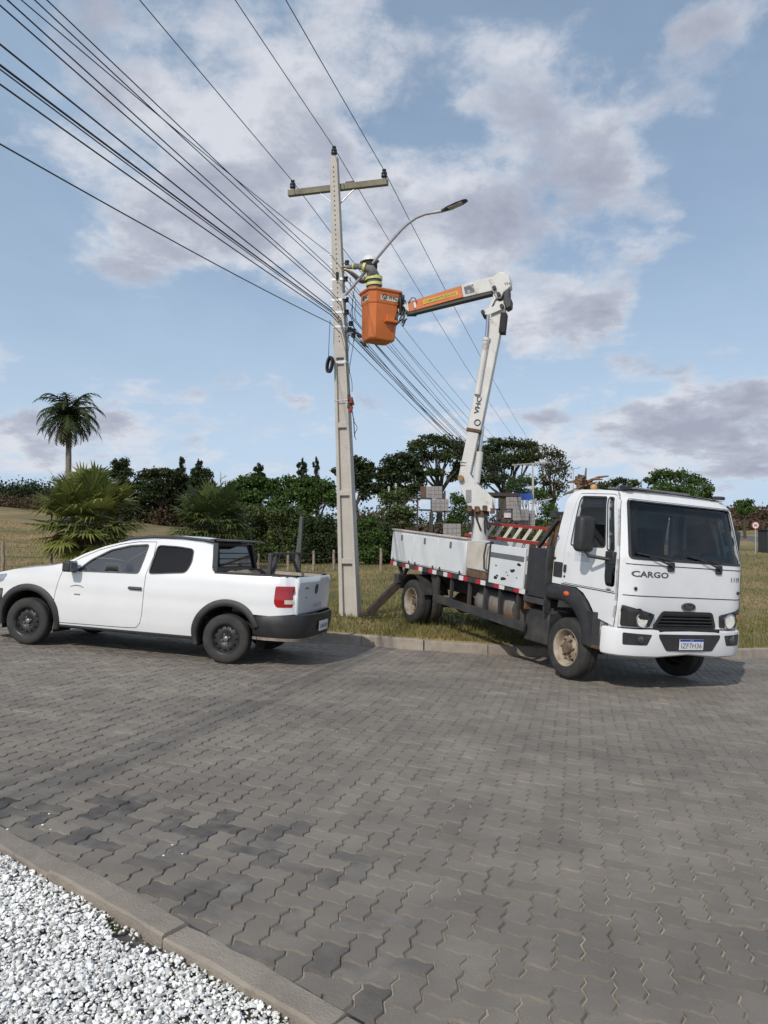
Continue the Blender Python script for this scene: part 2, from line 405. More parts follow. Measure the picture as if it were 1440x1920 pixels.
for d in (-40, -20, -12, -9, -6, -3, -1, .06):
    base_rows.append([(x, kerb_y(x) + d, plane_z(max(-30, min(30, x)), kerb_y(x) + d) - .0095) for x in [-40, -25, -16, -10] + [i * .5 for i in range(-16, 21)] + [12, 16, 22, 30]])
pavement = MB().grid(base_rows).build('pavement', m_joint, smooth=180)
tag(pavement, 'grey interlocking concrete block paving of the road', None, kind='structure')
def paver_outline(w, h, inset):
    U = .11; a = .0095; pts = []
    def hor(i, j): return [((i) * U, j * U), ((i + .27) * U, j * U + a), ((i + .73) * U, j * U - a)]
    def ver(i, j): return [(i * U, j * U), (i * U - a, (j + .27) * U), (i * U + a, (j + .73) * U)]
    for i in range(w): pts += hor(i, 0)
    for j in range(h): pts += ver(w, j)
    for i in range(w - 1, -1, -1): q = hor(i, h); pts += [((i + 1) * U, h * U), q[2], q[1]]
    for j in range(h - 1, -1, -1): q = ver(0, j); pts += [(0, (j + 1) * U), q[2], q[1]]
    return scale_poly(pts, inset)
def paver_geo(w, h):
    t = paver_outline(w, h, .0075); b = paver_outline(w, h, .0016); n = len(t); cx, cy = w * .055, h * .055
    v = [(x - cx, y - cy, 0) for x, y in t] + [(x - cx, y - cy, -.014) for x, y in b]
    return v, [tuple(range(n))] + [(i + n, (i + 1) % n + n, (i + 1) % n, i) for i in range(n)]
PG = {0: paver_geo(2, 1), 1: paver_geo(1, 2)}
def build_pavers():
    A = radians(-14); ca, sa = cos(A), sin(A); U = .11
    ox, oy = .03, .05
    cand = []
    for i in range(-130, 150):
        for j in range(-30, 190):
            k = (i - j) % 4
            if k == 0: cx, cy, o = (i + 1) * U, (j + .5) * U, 0
            elif k == 3: cx, cy, o = (i + .5) * U, (j + 1) * U, 1
            else: continue
            x = ox + cx * ca - cy * sa; y = oy + cx * sa + cy * ca
            if near_s(x, y) < -.02 or y > kerb_y(x) + .03 or y < 1.2: continue
            if abs(x) > .62 * y + 1.0: continue
            cand.append((x, y, o))
    def infr(x, y):
        d = y; px = 720 + F_PX * x / d; py = 990 + F_PX * (CAMZ - plane_z(x, y)) / d
        return -40 < px < 1480 and py < 1950
    vis = sorted([c for c in cand if infr(c[0], c[1])], key=lambda c: c[0] ** 2 + c[1] ** 2)
    single = set(vis[:300])
    mes = {}
    slope = Matrix(((1, 0, 0), (0, 1, 0), (-.062, -.024, 1)))
    Rz = Matrix.Rotation(A, 3, 'Z')
    for o in (0, 1):
        v, f = PG[o]; v = [slope @ (Rz @ Vector(p)) for p in v]
        for mt in (m_paver1, m_paver_dark, m_paver_mid):
            me = bpy.data.meshes.new('paver'); me.from_pydata([tuple(p) for p in v], [], f); me.materials.append(mt); mes[o, mt.name] = me
    dark_spots = [at(60, 1498, 4.4), at(160, 1500, 4.3), at(240, 1510, 4.3), at(160, 1560, 3.9), at(185, 1585, 3.8), at(350, 1548, 4.0), at(385, 1565, 3.9), at(365, 1612, 3.7), at(475, 1577, 4.0), at(430, 1625, 3.6)]
    r = random.Random(3); V = []; Fc = []; T = []
    for (x, y, o) in cand:
        z = plane_z(x, y) + r.gauss(0, .0022)
        rx, ry = r.gauss(0, .011), r.gauss(0, .011)
        if (x, y, o) in single:
            # blocks wet with old oil near the kerb
            px = 720 + F_PX * x / y; py = 990 + F_PX * (CAMZ - plane_z(x, y)) / y
            dk = any(abs(px - a) < 40 and abs(py - b) < 16 for a, b in ((40, 1497), (160, 1502), (75, 1515), (240, 1508), (165, 1555), (175, 1582), (350, 1545), (385, 1562), (480, 1577), (425, 1530))) and r.random() < .75
            sn = near_s(x, y); mid = not dk and px < 760 and .12 < sn < 1.25 + .5 * noise.noise(Vector((x * 1.2, y * 1.2, 2))) and r.random() < .34
            ob = bpy.data.objects.new('paver', mes[o, (m_paver_dark if dk else m_paver_mid if mid else m_paver1).name]); COL.objects.link(ob); ob.parent = pavement
            ob.location = (x, y, z); ob.rotation_euler = (rx, ry, r.gauss(0, .01))
        else:
            v, f = PG[o]; b = len(V); t = r.random()
            c_, s_ = cos(A + r.gauss(0, .008)), sin(A)
            for (a, bb, c) in v:
                X = a * ca - bb * sa; Y = a * sa + bb * ca
                V.append((x + X, y + Y, z + c - .062 * X - .024 * Y + rx * Y * .5 - ry * X * .5)); T.append(t)
            Fc += [tuple(i + b for i in q) for q in f]
    o = link_mesh('paver_field', V, Fc, m_paverN, pavement, smooth=0, tones=T); o['kind'] = 'stuff'
build_pavers()

# kerbs
m_kerb = pm('kerb_concrete', (.36, .315, .26), .9, c2=(.27, .23, .19), scale=5, c3=(.09, .08, .065), s3=3.2, k3=(.58, .75), bump=.6, bscale=90, rnd=.14, coord='Position')
def kerb_stone(parent, a, b, ztop, w, h, r, roadside):
    """one cast kerb block from a to b (2D), top at ztop(x,y)"""
    a = Vector(a); b = Vector(b); d = (b - a).normalized(); n = Vector((-d.y, d.x))
    if n.dot(roadside) < 0: n = -n
    g = .004; mb = MB(); rows = []; m = 9
    for i in range(m + 1):
        p = a + d * (g + ((b - a).length - 2 * g) * i / m); row = []
        for (o, zz) in ((w / 2, -h), (w / 2 - .002, -.012), (w / 2 - .012, 0), (-w / 2 + .009, .001), (-w / 2, -.009), (-w / 2, -h)):
            q = p + n * o
            row.append((q.x + r.gauss(0, .002), q.y + r.gauss(0, .002), ztop(p.x, p.y) + zz + r.gauss(0, .0018) - (.006 * r.random() if i in (0, m) else 0)))
        rows.append(row)
    mb.grid(rows, flip=True)
    n_ = 6; mb.f.append(tuple(range(n_))); mb.f.append(tuple(range(m * n_ + n_ - 1, m * n_ - 1, -1)))
    o = mb.build('kerb_stone', m_kerb, parent, smooth=24); return o
kerb_far = bpy.data.objects.new('kerb_far', None); COL.objects.link(kerb_far); tag(kerb_far, 'pale concrete kerb between the paving and the grass verge', None, kind='structure')
def build_far_kerb():
    r = random.Random(5); x = -12.0
    while x < 16:
        y = kerb_y(x); s = (kerb_y(x + .1) - y) / .1; L = .98 / sqrt(1 + s * s)
        a = (x, y + .065); x2 = x + L; b = (x2, kerb_y(x2) + .065)
        dz = r.uniform(-.012, .012)
        kerb_stone(kerb_far, a, b, lambda X, Y: plane_z(X, Y) + .155 + dz, .13, .3, r, Vector((0, -1)))
        x = x2
build_far_kerb()
kerb_near = bpy.data.objects.new('kerb_near', None); COL.objects.link(kerb_near); tag(kerb_near, 'worn concrete kerb along the white gravel bed', None, kind='structure')
def build_near_kerb():
    r = random.Random(9)
    for i in range(-6, 9):
        a = NA - NN * .06 + ND * (i * .78 + .045); b = a + ND * .78
        kerb_stone(kerb_near, a, b, lambda X, Y: plane_z(X, Y) + .10 + .012 * sin(i * 2.1), .12, .25, r, NN)
build_near_kerb()

# gravel bed
m_soil = pm('dark_soil', (.14, .13, .115), .95, c2=(.06, .055, .045), scale=9, bump=.8, bscale=40, coord='Position')
def bed_z(x, y): return plane_z(x, y) + .055 + .012 * noise.noise(Vector((x * 3, y * 3, 1)))
rows = []
for s in [-.11, -.2, -.3, -.45, -.6, -.8, -1, -1.3, -1.7, -2.2, -3, -5]:
    rows.append([(p.x, p.y, bed_z(p.x, p.y) - .01) for p in (NA + ND * t + NN * s for t in [-6, -4, -2.5] + [i * .15 for i in range(-12, 32)] + [5.5, 7])])
o = MB().grid(rows).build('gravel_bed', m_soil, smooth=180); tag(o, 'dark soil of the planting bed under the gravel', None, kind='structure')
m_gravel = pm('white_marble_chips', (.78, .77, .74), .75, c2=(.64, .64, .62), scale=40, bump=.3, bscale=120, coord='Position', rnd=.5, attr='tone')
def build_gravel():
    r = random.Random(11); g = (1 + 5 ** .5) / 2
    ico = [Vector(p).normalized() for p in ((-1, g, 0), (1, g, 0), (-1, -g, 0), (1, -g, 0), (0, -1, g), (0, 1, g), (0, -1, -g), (0, 1, -g), (g, 0, -1), (g, 0, 1), (-g, 0, -1), (-g, 0, 1))]
    fi = [(0, 11, 5), (0, 5, 1), (0, 1, 7), (0, 7, 10), (0, 10, 11), (1, 5, 9), (5, 11, 4), (11, 10, 2), (10, 7, 6), (7, 1, 8), (3, 9, 4), (3, 4, 2), (3, 2, 6), (3, 6, 8), (3, 8, 9), (4, 9, 5), (2, 4, 11), (6, 2, 10), (8, 6, 7), (9, 8, 1)]
    shapes = []
    for _ in range(14):
        sc = (r.uniform(.75, 1.35), r.uniform(.55, 1.0), r.uniform(.38, .65))
        shapes.append(np.array([[p.x * sc[0] * r.uniform(.55, 1.3), p.y * sc[1] * r.uniform(.55, 1.3), p.z * sc[2] * r.uniform(.55, 1.3)] for p in ico]))
    V = []; F = []; T = []; off = 0
    for layer in (0, 1):
        for _ in range(22000):
            t = r.uniform(-.6, 2.7); s = -.125 - abs(r.random()) * 1.05
            p = NA + ND * t + NN * s
            if p.y < .9 or p.x < -.75 * p.y - .3: continue
            bare = noise.noise(Vector((p.x * 2.6, p.y * 2.6, 7)))
            edge = sstep(-.125, -.26, s)
            if bare > .22 + .45 * edge and r.random() < .85: continue
            if s > -.2 and r.random() < .25: continue
            R = r.choice((.005, .006, .0065, .0075, .009, .012)) * r.uniform(.85, 1.2)
            q = np.array(Euler((r.uniform(-.7, .7), r.uniform(-.7, .7), r.uniform(0, 6.3))).to_matrix())
            P = shapes[r.randrange(14)] @ q.T * R + np.array((p.x, p.y, bed_z(p.x, p.y) + R * .35 + layer * r.uniform(.004, .014)))
            V.append(P); F += [(a + off, b + off, c + off) for a, b, c in fi]; off += 12
            u = r.random(); T += [(r.uniform(.45, .95) if u < .80 else r.uniform(.15, .45) if u < .95 else 0.02)] * 12
    for _ in range(8):   # a few chips kicked out onto the paving
        p = NA + ND * r.uniform(.2, 3) + NN * r.uniform(.02, .6); R = r.uniform(.005, .008)
        P = shapes[r.randrange(14)] * R + np.array((p.x, p.y, plane_z(p.x, p.y) + R * .5)); V.append(P); F += [(a + off, b + off, c + off) for a, b, c in fi]; off += 12; T += [.8] * 12
    V = np.concatenate(V)
    o = link_mesh('gravel', V.tolist(), F, m_gravel, None, smooth=0, tones=T)
    tag(o, 'white marble chippings spread inside the near kerb', 'gravel', kind='stuff')
build_gravel()
m_moss = leafmat('moss_green', (.05, .09, .012), (.13, .17, .03))
def build_moss():
    r = random.Random(2); mb = MB()
    for (x, y, d, n, R) in ((480, 1805, 2.62, 500, .05), (560, 1845, 2.48, 400, .035), (380, 1800, 2.66, 300, .05), (560, 1900, 2.38, 300, .03), (230, 1700, 3.0, 300, .04)):
        c = at(x, y, d)
        for _ in range(n):
            p = Vector((c.x + r.gauss(0, R), c.y + r.gauss(0, R), 0)); 
            if near_s(p.x, p.y) > -.13: continue
            p.z = bed_z(p.x, p.y) - .004; h = r.uniform(.008, .02); a = r.uniform(0, 6.3); w = .004
            mb.add([p + Vector((cos(a) * w, sin(a) * w, 0)), p - Vector((cos(a) * w, sin(a) * w, 0)), p + Vector((r.gauss(0, .006), r.gauss(0, .006), h))], [(0, 1, 2)], r.random())
    o = mb.build('moss', m_moss, smooth=0, tone=True); tag(o, 'small tufts of green moss among the chippings', 'moss', kind='stuff')
build_moss()

# grass of the verge and the field
m_grass = leafmat('mixed_grass', (.075, .105, .022), (.25, .215, .065), .3, c3=(.46, .35, .17))
def build_grass():
    r = random.Random(21); n = 0; V = []; F = []; T = []
    while n < 120000:
        y = 11.9 * math.exp(r.random() * math.log(75 / 11.9)); x = r.uniform(-.58, .60) * y
        d = y - kerb_y(x)
        if d < .15: continue
        if y > 30 and r.random() < .3: continue
        z = ground_z(x, y)
        patch = noise.noise(Vector((x * .45, y * .45, 5))) + .5 * noise.noise(Vector((x * 1.6, y * 1.6, 9)))
        k = max(1, y / 22)
        h = r.uniform(.04, .10) * (1.35 if patch > .25 else 1) * (.75 + .25 * k); w = r.uniform(.006, .012) * k
        if r.random() < .03: h *= 2
        a = r.uniform(0, 6.3); lean = r.uniform(.15, .9) * h; la = r.uniform(0, 6.3)
        dx, dy = cos(a) * w, sin(a) * w
        V += [(x + dx, y + dy, z - .01), (x - dx, y - dy, z - .01), (x + cos(la) * lean, y + sin(la) * lean, z + h)]
        F.append((3 * n, 3 * n + 1, 3 * n + 2)); t = min(1, max(0, .36 + patch * .55 + r.gauss(0, .2) + (.28 * sstep(20, 32, y) if x < -3 else 0))); T += [t] * 3; n += 1
    o = link_mesh('grass', V, F, m_grass, None, smooth=0, tones=T)
    tag(o, 'short mixed green and straw coloured grass of the verge', 'grass', kind='stuff')
build_grass()

# highway on the far right
m_asphalt = pm('asphalt', (.12, .12, .125), .85, c2=(.09, .09, .095), scale=.6, bump=.3, bscale=30, coord='Position')
def build_highway():
    p0 = Vector((16, 83)); d = Vector((40, -33)).normalized(); n = Vector((-d.y, d.x)); n = n if n.y > 0 else -n
    rows = [[(q.x, q.y, ground_z(q.x, q.y) + .05 + .0 * k) for q in (p0 + d * t + n * (k * 1.5) for t in range(-10, 90, 4))] for k in range(0, 13)]
    o = MB().grid(rows).build('road', m_asphalt, smooth=180); tag(o, 'grey asphalt highway beyond the verge', None, kind='structure')
build_highway()

# ------------------------------------------------------------------ vehicles: shared bits
m_white = pm('white_car_paint', (.74, .75, .755), .18, c2=(.70, .71, .715), scale=2, coat=.6, c3=(.50, .43, .33), s3=2.2, k3=(.70, .95))
m_white2 = pm('white_truck_paint', (.76, .77, .78), .38, c2=(.71, .72, .73), scale=3, coat=.25, c3=(.48, .44, .38), s3=2.6, k3=(.66, .92))
m_black = pm('black_plastic', (.022, .022, .024), .5, c2=(.035, .035, .036), scale=8, bump=.15, bscale=300)
m_blackdirty = pm('dusty_black_steel', (.03, .03, .032), .65, c2=(.075, .068, .06), scale=5, contrast=(.4, .75), bump=.2, bscale=90)
m_under = pm('underbody_black', (.012, .012, .012), .8, c2=(.03, .027, .023), scale=6)
m_tyre = pm('tyre_rubber', (.022, .022, .022), .8, c2=(.05, .047, .043), scale=7, contrast=(.35, .8), bump=.25, bscale=120)
m_rim = pm('black_steel_rim', (.02, .02, .022), .35, metal=.2, c2=(.045, .045, .045), scale=10)
m_trim = pm('wheel_grey', (.22, .22, .22), .4, metal=.5)
m_glass = glassmat('tinted_window', (.70, .80, .78), ior=2.3); m_privacy = glassmat('privacy_glass', (.035, .037, .042)); m_wind = glassmat('windscreen_glass', (.62, .70, .72))
m_seat = pm('dark_seat_cloth', (.035, .036, .04), .9, c2=(.05, .05, .055), scale=20)
m_red = pm('red_lamp_lens', (.42, .006, .012), .12, c2=(.30, .004, .008), scale=6, coat=.8)
m_lens = pm('clear_lamp_lens', (.75, .72, .66), .1, c2=(.6, .58, .54), scale=12, coat=1)
m_chrome = pm('chrome', (.62, .63, .65), .15, metal=1)
m_amber = pm('amber_lens', (.75, .12, .015), .2, c2=(.65, .09, .01), coat=.7)
m_darkmark = pm('dark_lettering', (.045, .05, .055), .45)
m_plate = pm('number_plate_white', (.72, .73, .74), .45, c2=(.66, .67, .68))
m_plateblue = pm('number_plate_blue', (.01, .05, .33), .45)
def ring(prof, n, M, mb=None): return (mb or MB()).lathe(prof, n, M)
def wheel(parent, loc, outer, R, w, rim_r, style):
    """wheel part (> tyre, rim, ...) ; outer=+1 outside face towards +y, -1 towards -y"""
    M = Matrix.Translation(loc) @ Matrix.Rotation(-pi / 2 * outer, 4, 'X')      # lathe axis z -> outward
    W = sub('wheel', parent, M)
    s = w / 2; rr = rim_r
    prof = [(rr, -s * .9), (rr + .02, -s), (R - .05, -s), (R - .012, -s * .86), (R, -s * .6), (R, -.012), (R - .009, -.010), (R - .009, .010), (R, .012), (R, s * .6), (R - .012, s * .86), (R - .035, s * .97), (R - .05, s), (rr + .03, s * 1.0), (rr + .012, s * .96), (rr, s * .86)]
    MB().lathe(prof, 44, None, closed=True).build('tyre', m_tyre, W, smooth=40)
    if style == 'car':
        mb = MB(); n = 32                                  # pressed steel rim: barrel, dish with a row of slots, hub
        mb.lathe([(rr + .004, s * .90), (rr + .002, s * .98), (rr - .012, s * .9), (rr - .022, s * .55), (rr - .03, -s * .6)], n, None, caps=False)
        holes = []
        for k in range(12):
            a = 2 * pi * k / 12; c = (cos(a) * rr * .76, sin(a) * rr * .76); holes.append([(c[0] + cos(b) * .0125 * (1.0), c[1] + sin(b) * .0125) for b in [2 * pi * q / 6 for q in range(6)]])
        out = [(cos(2 * pi * k / 36) * (rr - .02), sin(2 * pi * k / 36) * (rr - .02)) for k in range(36)]
        def dish(x, y):
            q = math.hypot(x, y) / rr; z = s * (.42 + .22 * math.exp(-((q - .58) / .16) ** 2) - .05 * (q < .3))
            return (x, y, z)
        panel(mb, out, holes, dish, .03)
        mb.build('rim', m_rim, W, smooth=60)
        hb = MB(); hb.lathe([(.034, s * .3), (.034, s * .62), (.026, s * .70), (0, s * .71)], 14, None)
        hb.build('hub_cap', m_trim, W, smooth=40)
        for k in range(4):
            a = 2 * pi * k / 4 + .4
            MB().lathe([(.011, s * .4), (.011, s * .66), (0, s * .68)], 6, Matrix.Translation((cos(a) * .052, sin(a) * .052, 0))).build('wheel_bolt', m_trim, W, smooth=0)
        MB().lathe([(0, -s * .3), (rr - .03, -s * .3)], 24, None).build('brake_drum', m_under, W, smooth=0)
    else:
        mt = pm('dirty_cream_steel_rim', (.42, .37, .29), .55, c2=(.27, .21, .15), scale=7, c3=(.14, .09, .055), s3=9, k3=(.55, .8), bump=.2)
        deep = style == 'dual'
        mb = MB(); z0 = s * (-.55 if deep else .55)
        mb.lathe([(rr + .006, s * .88), (rr + .004, s * .99), (rr - .014, s * .92), (rr - .028, s * .6), (rr - .05, z0 - .03 if deep else -s * .4)], 36, None, caps=False)
        holes = []
        for k in range(8):
            a = 2 * pi * (k + .5) / 8; c = (cos(a) * rr * .70, sin(a) * rr * .70)
            holes.append([(c[0] + cos(b) * .021, c[1] + sin(b) * .021) for b in [2 * pi * q / 8 for q in range(8)]])
        out = [(cos(2 * pi * k / 40) * (rr - .03), sin(2 * pi * k / 40) * (rr - .03)) for k in range(40)]
        def dish2(x, y):
            q = math.hypot(x, y) / rr; return (x, y, z0 - .055 * sstep(.5, .85, q) * (1 if not deep else -1) + .0)
        panel(mb, out, holes, dish2, .035); mb.build('rim', mt, W, smooth=60)
        hb = MB(); hl = .045 if not deep else .10
        hb.lathe([(.085, z0 - .02), (.085, z0 + hl * .5), (.072, z0 + hl), (0, z0 + hl + .004)], 20, None); hb.build('hub', pm('greasy_hub', (.17, .12, .075), .6, c2=(.07, .05, .035), scale=12), W, smooth=40)
        for k in range(6):
            a = 2 * pi * k / 6; MB().lathe([(.015, z0 - .01), (.015, z0 + .03), (0, z0 + .034)], 6, Matrix.Translation((cos(a) * .112, sin(a) * .112, 0))).build('wheel_nut', MATS['greasy_hub'], W, smooth=0)
        MB().lathe([(0, z0 - .09), (rr - .05, z0 - .09)], 24, None).build('brake_drum', m_under, W, smooth=0)
    return W
def arc(c, r, a0, a1, n): return [(c[0] + cos(radians(lerp(a0, a1, k / n))) * r, c[1] + sin(radians(lerp(a0, a1, k / n))) * r) for k in range(n + 1)]

# ------------------------------------------------------------------ white double-cab pickup
def build_pickup():
    n = Vector((.062, .024, 1)).normalized(); yaw = radians(168.67)
    fwd = Vector((cos(yaw), sin(yaw), 0)); fwd = (fwd - n * fwd.dot(n)).normalized(); left = n.cross(fwd)
    pos = Vector((-1.808, 10.33, 0)); pos.z = plane_z(pos.x, pos.y) + .002
    M = Matrix(((fwd.x, left.x, n.x, pos.x), (fwd.y, left.y, n.y, pos.y), (fwd.z, left.z, n.z, pos.z), (0, 0, 0, 1)))
    T = thing('pickup_truck', 'white two-door pickup with black wheel arches and red tail lamp on the paving', 'pickup', M)
    def W(x, z):
        w = .835
        if x > 2.85: w -= .17 * ((x - 2.85) / .72) ** 2
        if x < -.35: w -= .035 * ((-.35 - x) / .45) ** 2
        if x < -.66: w -= .075 * ((-.66 - x) / .18) ** 2
        if z < .58: w -= .055 * ((.58 - z) / .33) ** 2
        if z > .58: w -= .012 * ((z - .58) / .4)
        w += .010 * math.exp(-((z - .83) / .035) ** 2) - .006 * math.exp(-((z - .50) / .05) ** 2)
        if z > 1.0: w -= .40 * (z - 1.0) + .1 * max(0, z - 1.38) ** 1
        return w
    top = [(3.52, .80), (3.3, .89), (3.0, .96), (2.7, 1.005), (2.45, 1.045), (2.28, 1.09), (2.05, 1.225), (1.8, 1.335), (1.55, 1.41), (1.3, 1.452), (1.0, 1.475), (.7, 1.475), (.45, 1.458), (.33, 1.44)]
    rear_arch = arc((0, .32), .405, 128, 0, 14); front_arch = arc((2.75, .32), .405, 180, 0, 14)
    outer = [(3.56, .60)] + top + [(.30, 1.32), (.27, 1.16), (.245, 1.115), (.19, 1.098), (-.3, 1.104), (-.70, 1.112), (-.80, 1.106), (-.835, 1.06), (-.845, .85), (-.84, .66), (-.55, .625), (-.30, .63)] + rear_arch + [(.43, .295), (1.2, .285), (2.32, .275)] + front_arch + [(3.25, .31), (3.5, .34)]
    fwin = rpoly([(2.08, 1.005), (1.93, 1.15), (1.70, 1.29), (1.45, 1.362), (1.20, 1.39), (1.215, 1.2), (1.235, 1.03)], .03)
    qwin = rpoly([(1.095, 1.03), (1.07, 1.39), (.80, 1.39), (.57, 1.37), (.555, 1.2), (.60, 1.075)], .05)
    door = [(2.27, 1.045), (2.10, 1.165), (1.87, 1.285), (1.60, 1.375), (1.35, 1.425), (1.10, 1.437), (1.085, 1.25), (1.12, 1.03), (1.125, .80), (1.13, .52), (1.155, .40), (1.21, .335), (1.4, .325), (2.30, .315), (2.375, .34), (2.395, .50), (2.37, .72), (2.32, .92)]
    for s in (1, -1):
        f = (lambda x, z, s=s: (x, s * W(x, z), z))
        fk = (lambda x, z, s=s: (x, s * (W(x, z) - .035), z))
        mb = MB(); panel(mb, outer, [door, qwin], f, .065, flip=(s > 0), skirt=fk); mb.build('side_panel', m_white, T, smooth=40)
        d = scale_poly(door, .009); mb = MB(); panel(mb, d, [fwin], f, .065, flip=(s > 0), skirt=fk); dr = mb.build('door', m_white, T, smooth=40)
        mb = MB(); panel(mb, scale_poly(door, -.02), [scale_poly(door, .03)], (lambda x, z, s=s: (x, s * (W(x, z) - .02), z)), .08, flip=(s > 0)); mb.build('door_frame', m_under, T, smooth=50)
        fi = (lambda x, z, s=s: (x, s * (W(x, z) - .012), z))
        mb = MB(); panel(mb, scale_poly(fwin, -.015), [], fi, .1, flip=(s > 0)); mb.build('window', m_glass, dr, smooth=180)
        mb = MB(); panel(mb, scale_poly(qwin, -.015), [], fi, .1, flip=(s > 0)); mb.build('quarter_window', m_privacy, T, smooth=180)
        fo = (lambda x, z, s=s: (x, s * (W(x, z) + .003), z))
        mb = MB(); panel(mb, scale_poly(fwin, -.012), [scale_poly(fwin, .006)], fo, .05, flip=(s > 0)); mb.build('window_seal', m_black, dr, smooth=50)
        mb = MB(); panel(mb, scale_poly(qwin, -.009), [scale_poly(qwin, .004)], fo, .05, flip=(s > 0)); mb.build('window_seal', m_black, T, smooth=50)
        # flares
        for cx, a0, a1 in ((0, 158, -16), (2.75, 192, -12)):
            mb = MB(); rows = []
            for k in range(29):
                a = radians(lerp(a0, a1, k / 28)); row = []
                tp = 1 - .25 * sstep(.55, 1, abs(k / 14 - 1))
                for (rr_, off) in ((.378, -.05), (.382, .012), (.395, .026), (.43, .027), (.395 + .072 * tp, .016), (.398 + .075 * tp, -.01)):
                    x = cx + cos(a) * rr_; z = max(.20, .32 + sin(a) * rr_); row.append((x, s * (min(W(x, max(z, .3)), W(cx, max(z, .3)) + .0) + off), z))
                rows.append(row)
            mb.grid(rows, flip=(s < 0)); mb.build('wheel_arch_flare', m_black, T, smooth=50)
            # dark wheel well
            mb = MB(); rows = []
            for k in range(13):
                a = radians(lerp(200, -20, k / 12)); rows.append([(cx + cos(a) * .395, s * y, .32 + sin(a) * .395) for y in (.80, .5, .42)])
            mb.grid(rows); mb.build('wheel_well', m_under, T, smooth=180)
        # sill
        mb = MB(); rows = [[(x, s * (W(x, .3) + o), z) for (o, z) in ((-.012, .305), (.006, .292), (.004, .272), (-.03, .256), (-.12, .25))] for x in [lerp(.44, 2.33, k / 12) for k in range(13)]]
        mb.grid(rows, flip=(s < 0)); mb.build('sill', m_black, T, smooth=40)
        # handle, mirror
        mb = MB(); x0 = 1.245
        rows = [[(x0 + a, s * (W(x0 + a, .835) + o), .835 + dz) for (o, dz) in ((0, .02), (.03, .014), (.034, -.004), (.02, -.018), (0, -.02))] for a in (-.085, -.075, 0, .075, .085)]
        mb.grid(rows, flip=(s < 0)); mb.build('door_handle', m_black, dr, smooth=50)
        mb = MB(); c = Vector((2.12, s * .93, 1.055))
        mb.box(c, (.11, .19, .135)); mb.box((2.13, s * .815, .995), (.07, .09, .04)); mb.build('wing_mirror', m_black, T, smooth=40, bevel=.03, bseg=3)
        MB().box((2.062, s * .935, 1.06), (.006, .15, .10)).build('mirror_glass', m_chrome, T, bevel=.01)
        # tail lamp wraps the corner
        prof = rpoly([(-.60, .99), (-.855, 1.0), (-.855, .745), (-.63, .735), (-.595, .78)], .03)
        def lampf(x, z, s=s):
            if x > -.80: return (x, s * (W(x, z) + .006), z)
            t = (-.80 - x) / .055; return (-.80 - .062 * min(1, t * 1.5), s * (W(-.80, z) + .006 - .12 * t), z)
        mb = MB(); panel(mb, prof, [], lampf, .04, flip=(s > 0)); mb.build('tail_lamp', m_red, T, smooth=60)
        rv = [(-.72, .83), (-.852, .835), (-.852, .785), (-.72, .78)]
        mb = MB(); panel(mb, rv, [], (lambda x, z, g=lampf: (lambda p: (p[0] - .004, p[1] + .004 * (1 if p[1] > 0 else -1), p[2]))(g(x, z))), .03, flip=(s > 0)); mb.build('reversing_lamp', m_lens, T, smooth=60)
        # head lamp
        hp = rpoly([(3.10, .90), (3.34, .86), (3.50, .76), (3.40, .72), (3.16, .80)], .03)
        mb = MB(); panel(mb, hp, [], (lambda x, z, s=s: (x, s * (W(x, z) + .006), z)), .05, flip=(s > 0)); mb.build('headlamp', pm('head_lamp_glass', (.12, .15, .2), .08, c2=(.3, .33, .38), scale=9, coat=1), T, smooth=60)
        # roof rail
        pts = [(x, s * (W(x, z) - .05), z + .03) for x, z in ((1.62, 1.385), (1.5, 1.425), (1.2, 1.465), (.8, 1.478), (.45, 1.462), (.34, 1.45))]
        MB().tube(pts, [.012, .018, .019, .019, .019, .018], 8).build('roof_rail', m_black, T, smooth=60)
        # black bed rim
        mb = MB(); rows = []
        for x in [lerp(.22, -.80, k / 12) for k in range(13)]:
            z = 1.098 + .014 * (.22 - x) / 1.0; w = W(x, z); rows.append([(x, s * (w + .004), z - .012), (x, s * (w + .002), z + .010), (x, s * (w - .015), z + .018), (x, s * (w - .11), z + .014), (x, s * (w - .115), z - .03)])
        mb.grid(rows, flip=(s > 0)); mb.build('bed_rail', m_black, T, smooth=50)
        MB().grid([[(x, s * .69, z) for x in (.2, -.3, -.79)] for z in (1.10, .73)], flip=(s < 0)).build('bed_wall', m_white, T, smooth=0)
    # bonnet, screen, roof
    def toprows(pts, crown):
        return [[(x, lerp(-W(x, z), W(x, z), k / 14), z + crown * (1 - (2 * k / 14 - 1) ** 2) * 1.0) for k in range(15)] for x, z in pts]
    MB().grid(toprows(top[:6], .055)).build('bonnet', m_white, T, smooth=50)
    MB().grid(toprows(top[5:9], .06)).build('windscreen', m_wind, T, smooth=60)
    MB().grid(toprows(top[8:], .06)).build('roof', m_white, T, smooth=60)
    # front end (mostly out of frame)
    mb = MB(); rows = []
    for z in (.22, .30, .45, .6, .7, .8):
        rows.append([(3.56 + .03 * (z < .6) + .10 * (1 - (y / .72) ** 2), y * (W(3.5, max(z, .34)) / .72), z) for y in [lerp(-.72, .72, k / 10) for k in range(11)]])
    mb.grid(rows, flip=True); mb.build('front_bumper', m_black, T, smooth=60)
    for s in (1, -1):
        mb = MB(); rows = [[(x, s * (W(x, max(z, .34)) + .008), z) for x in (3.155, 3.3, 3.45, 3.58)] for z in (.24, .4, .55, .70)]
        mb.grid(rows, flip=(s > 0)); mb.build('front_bumper_end', m_black, T, smooth=60, solid=.02)
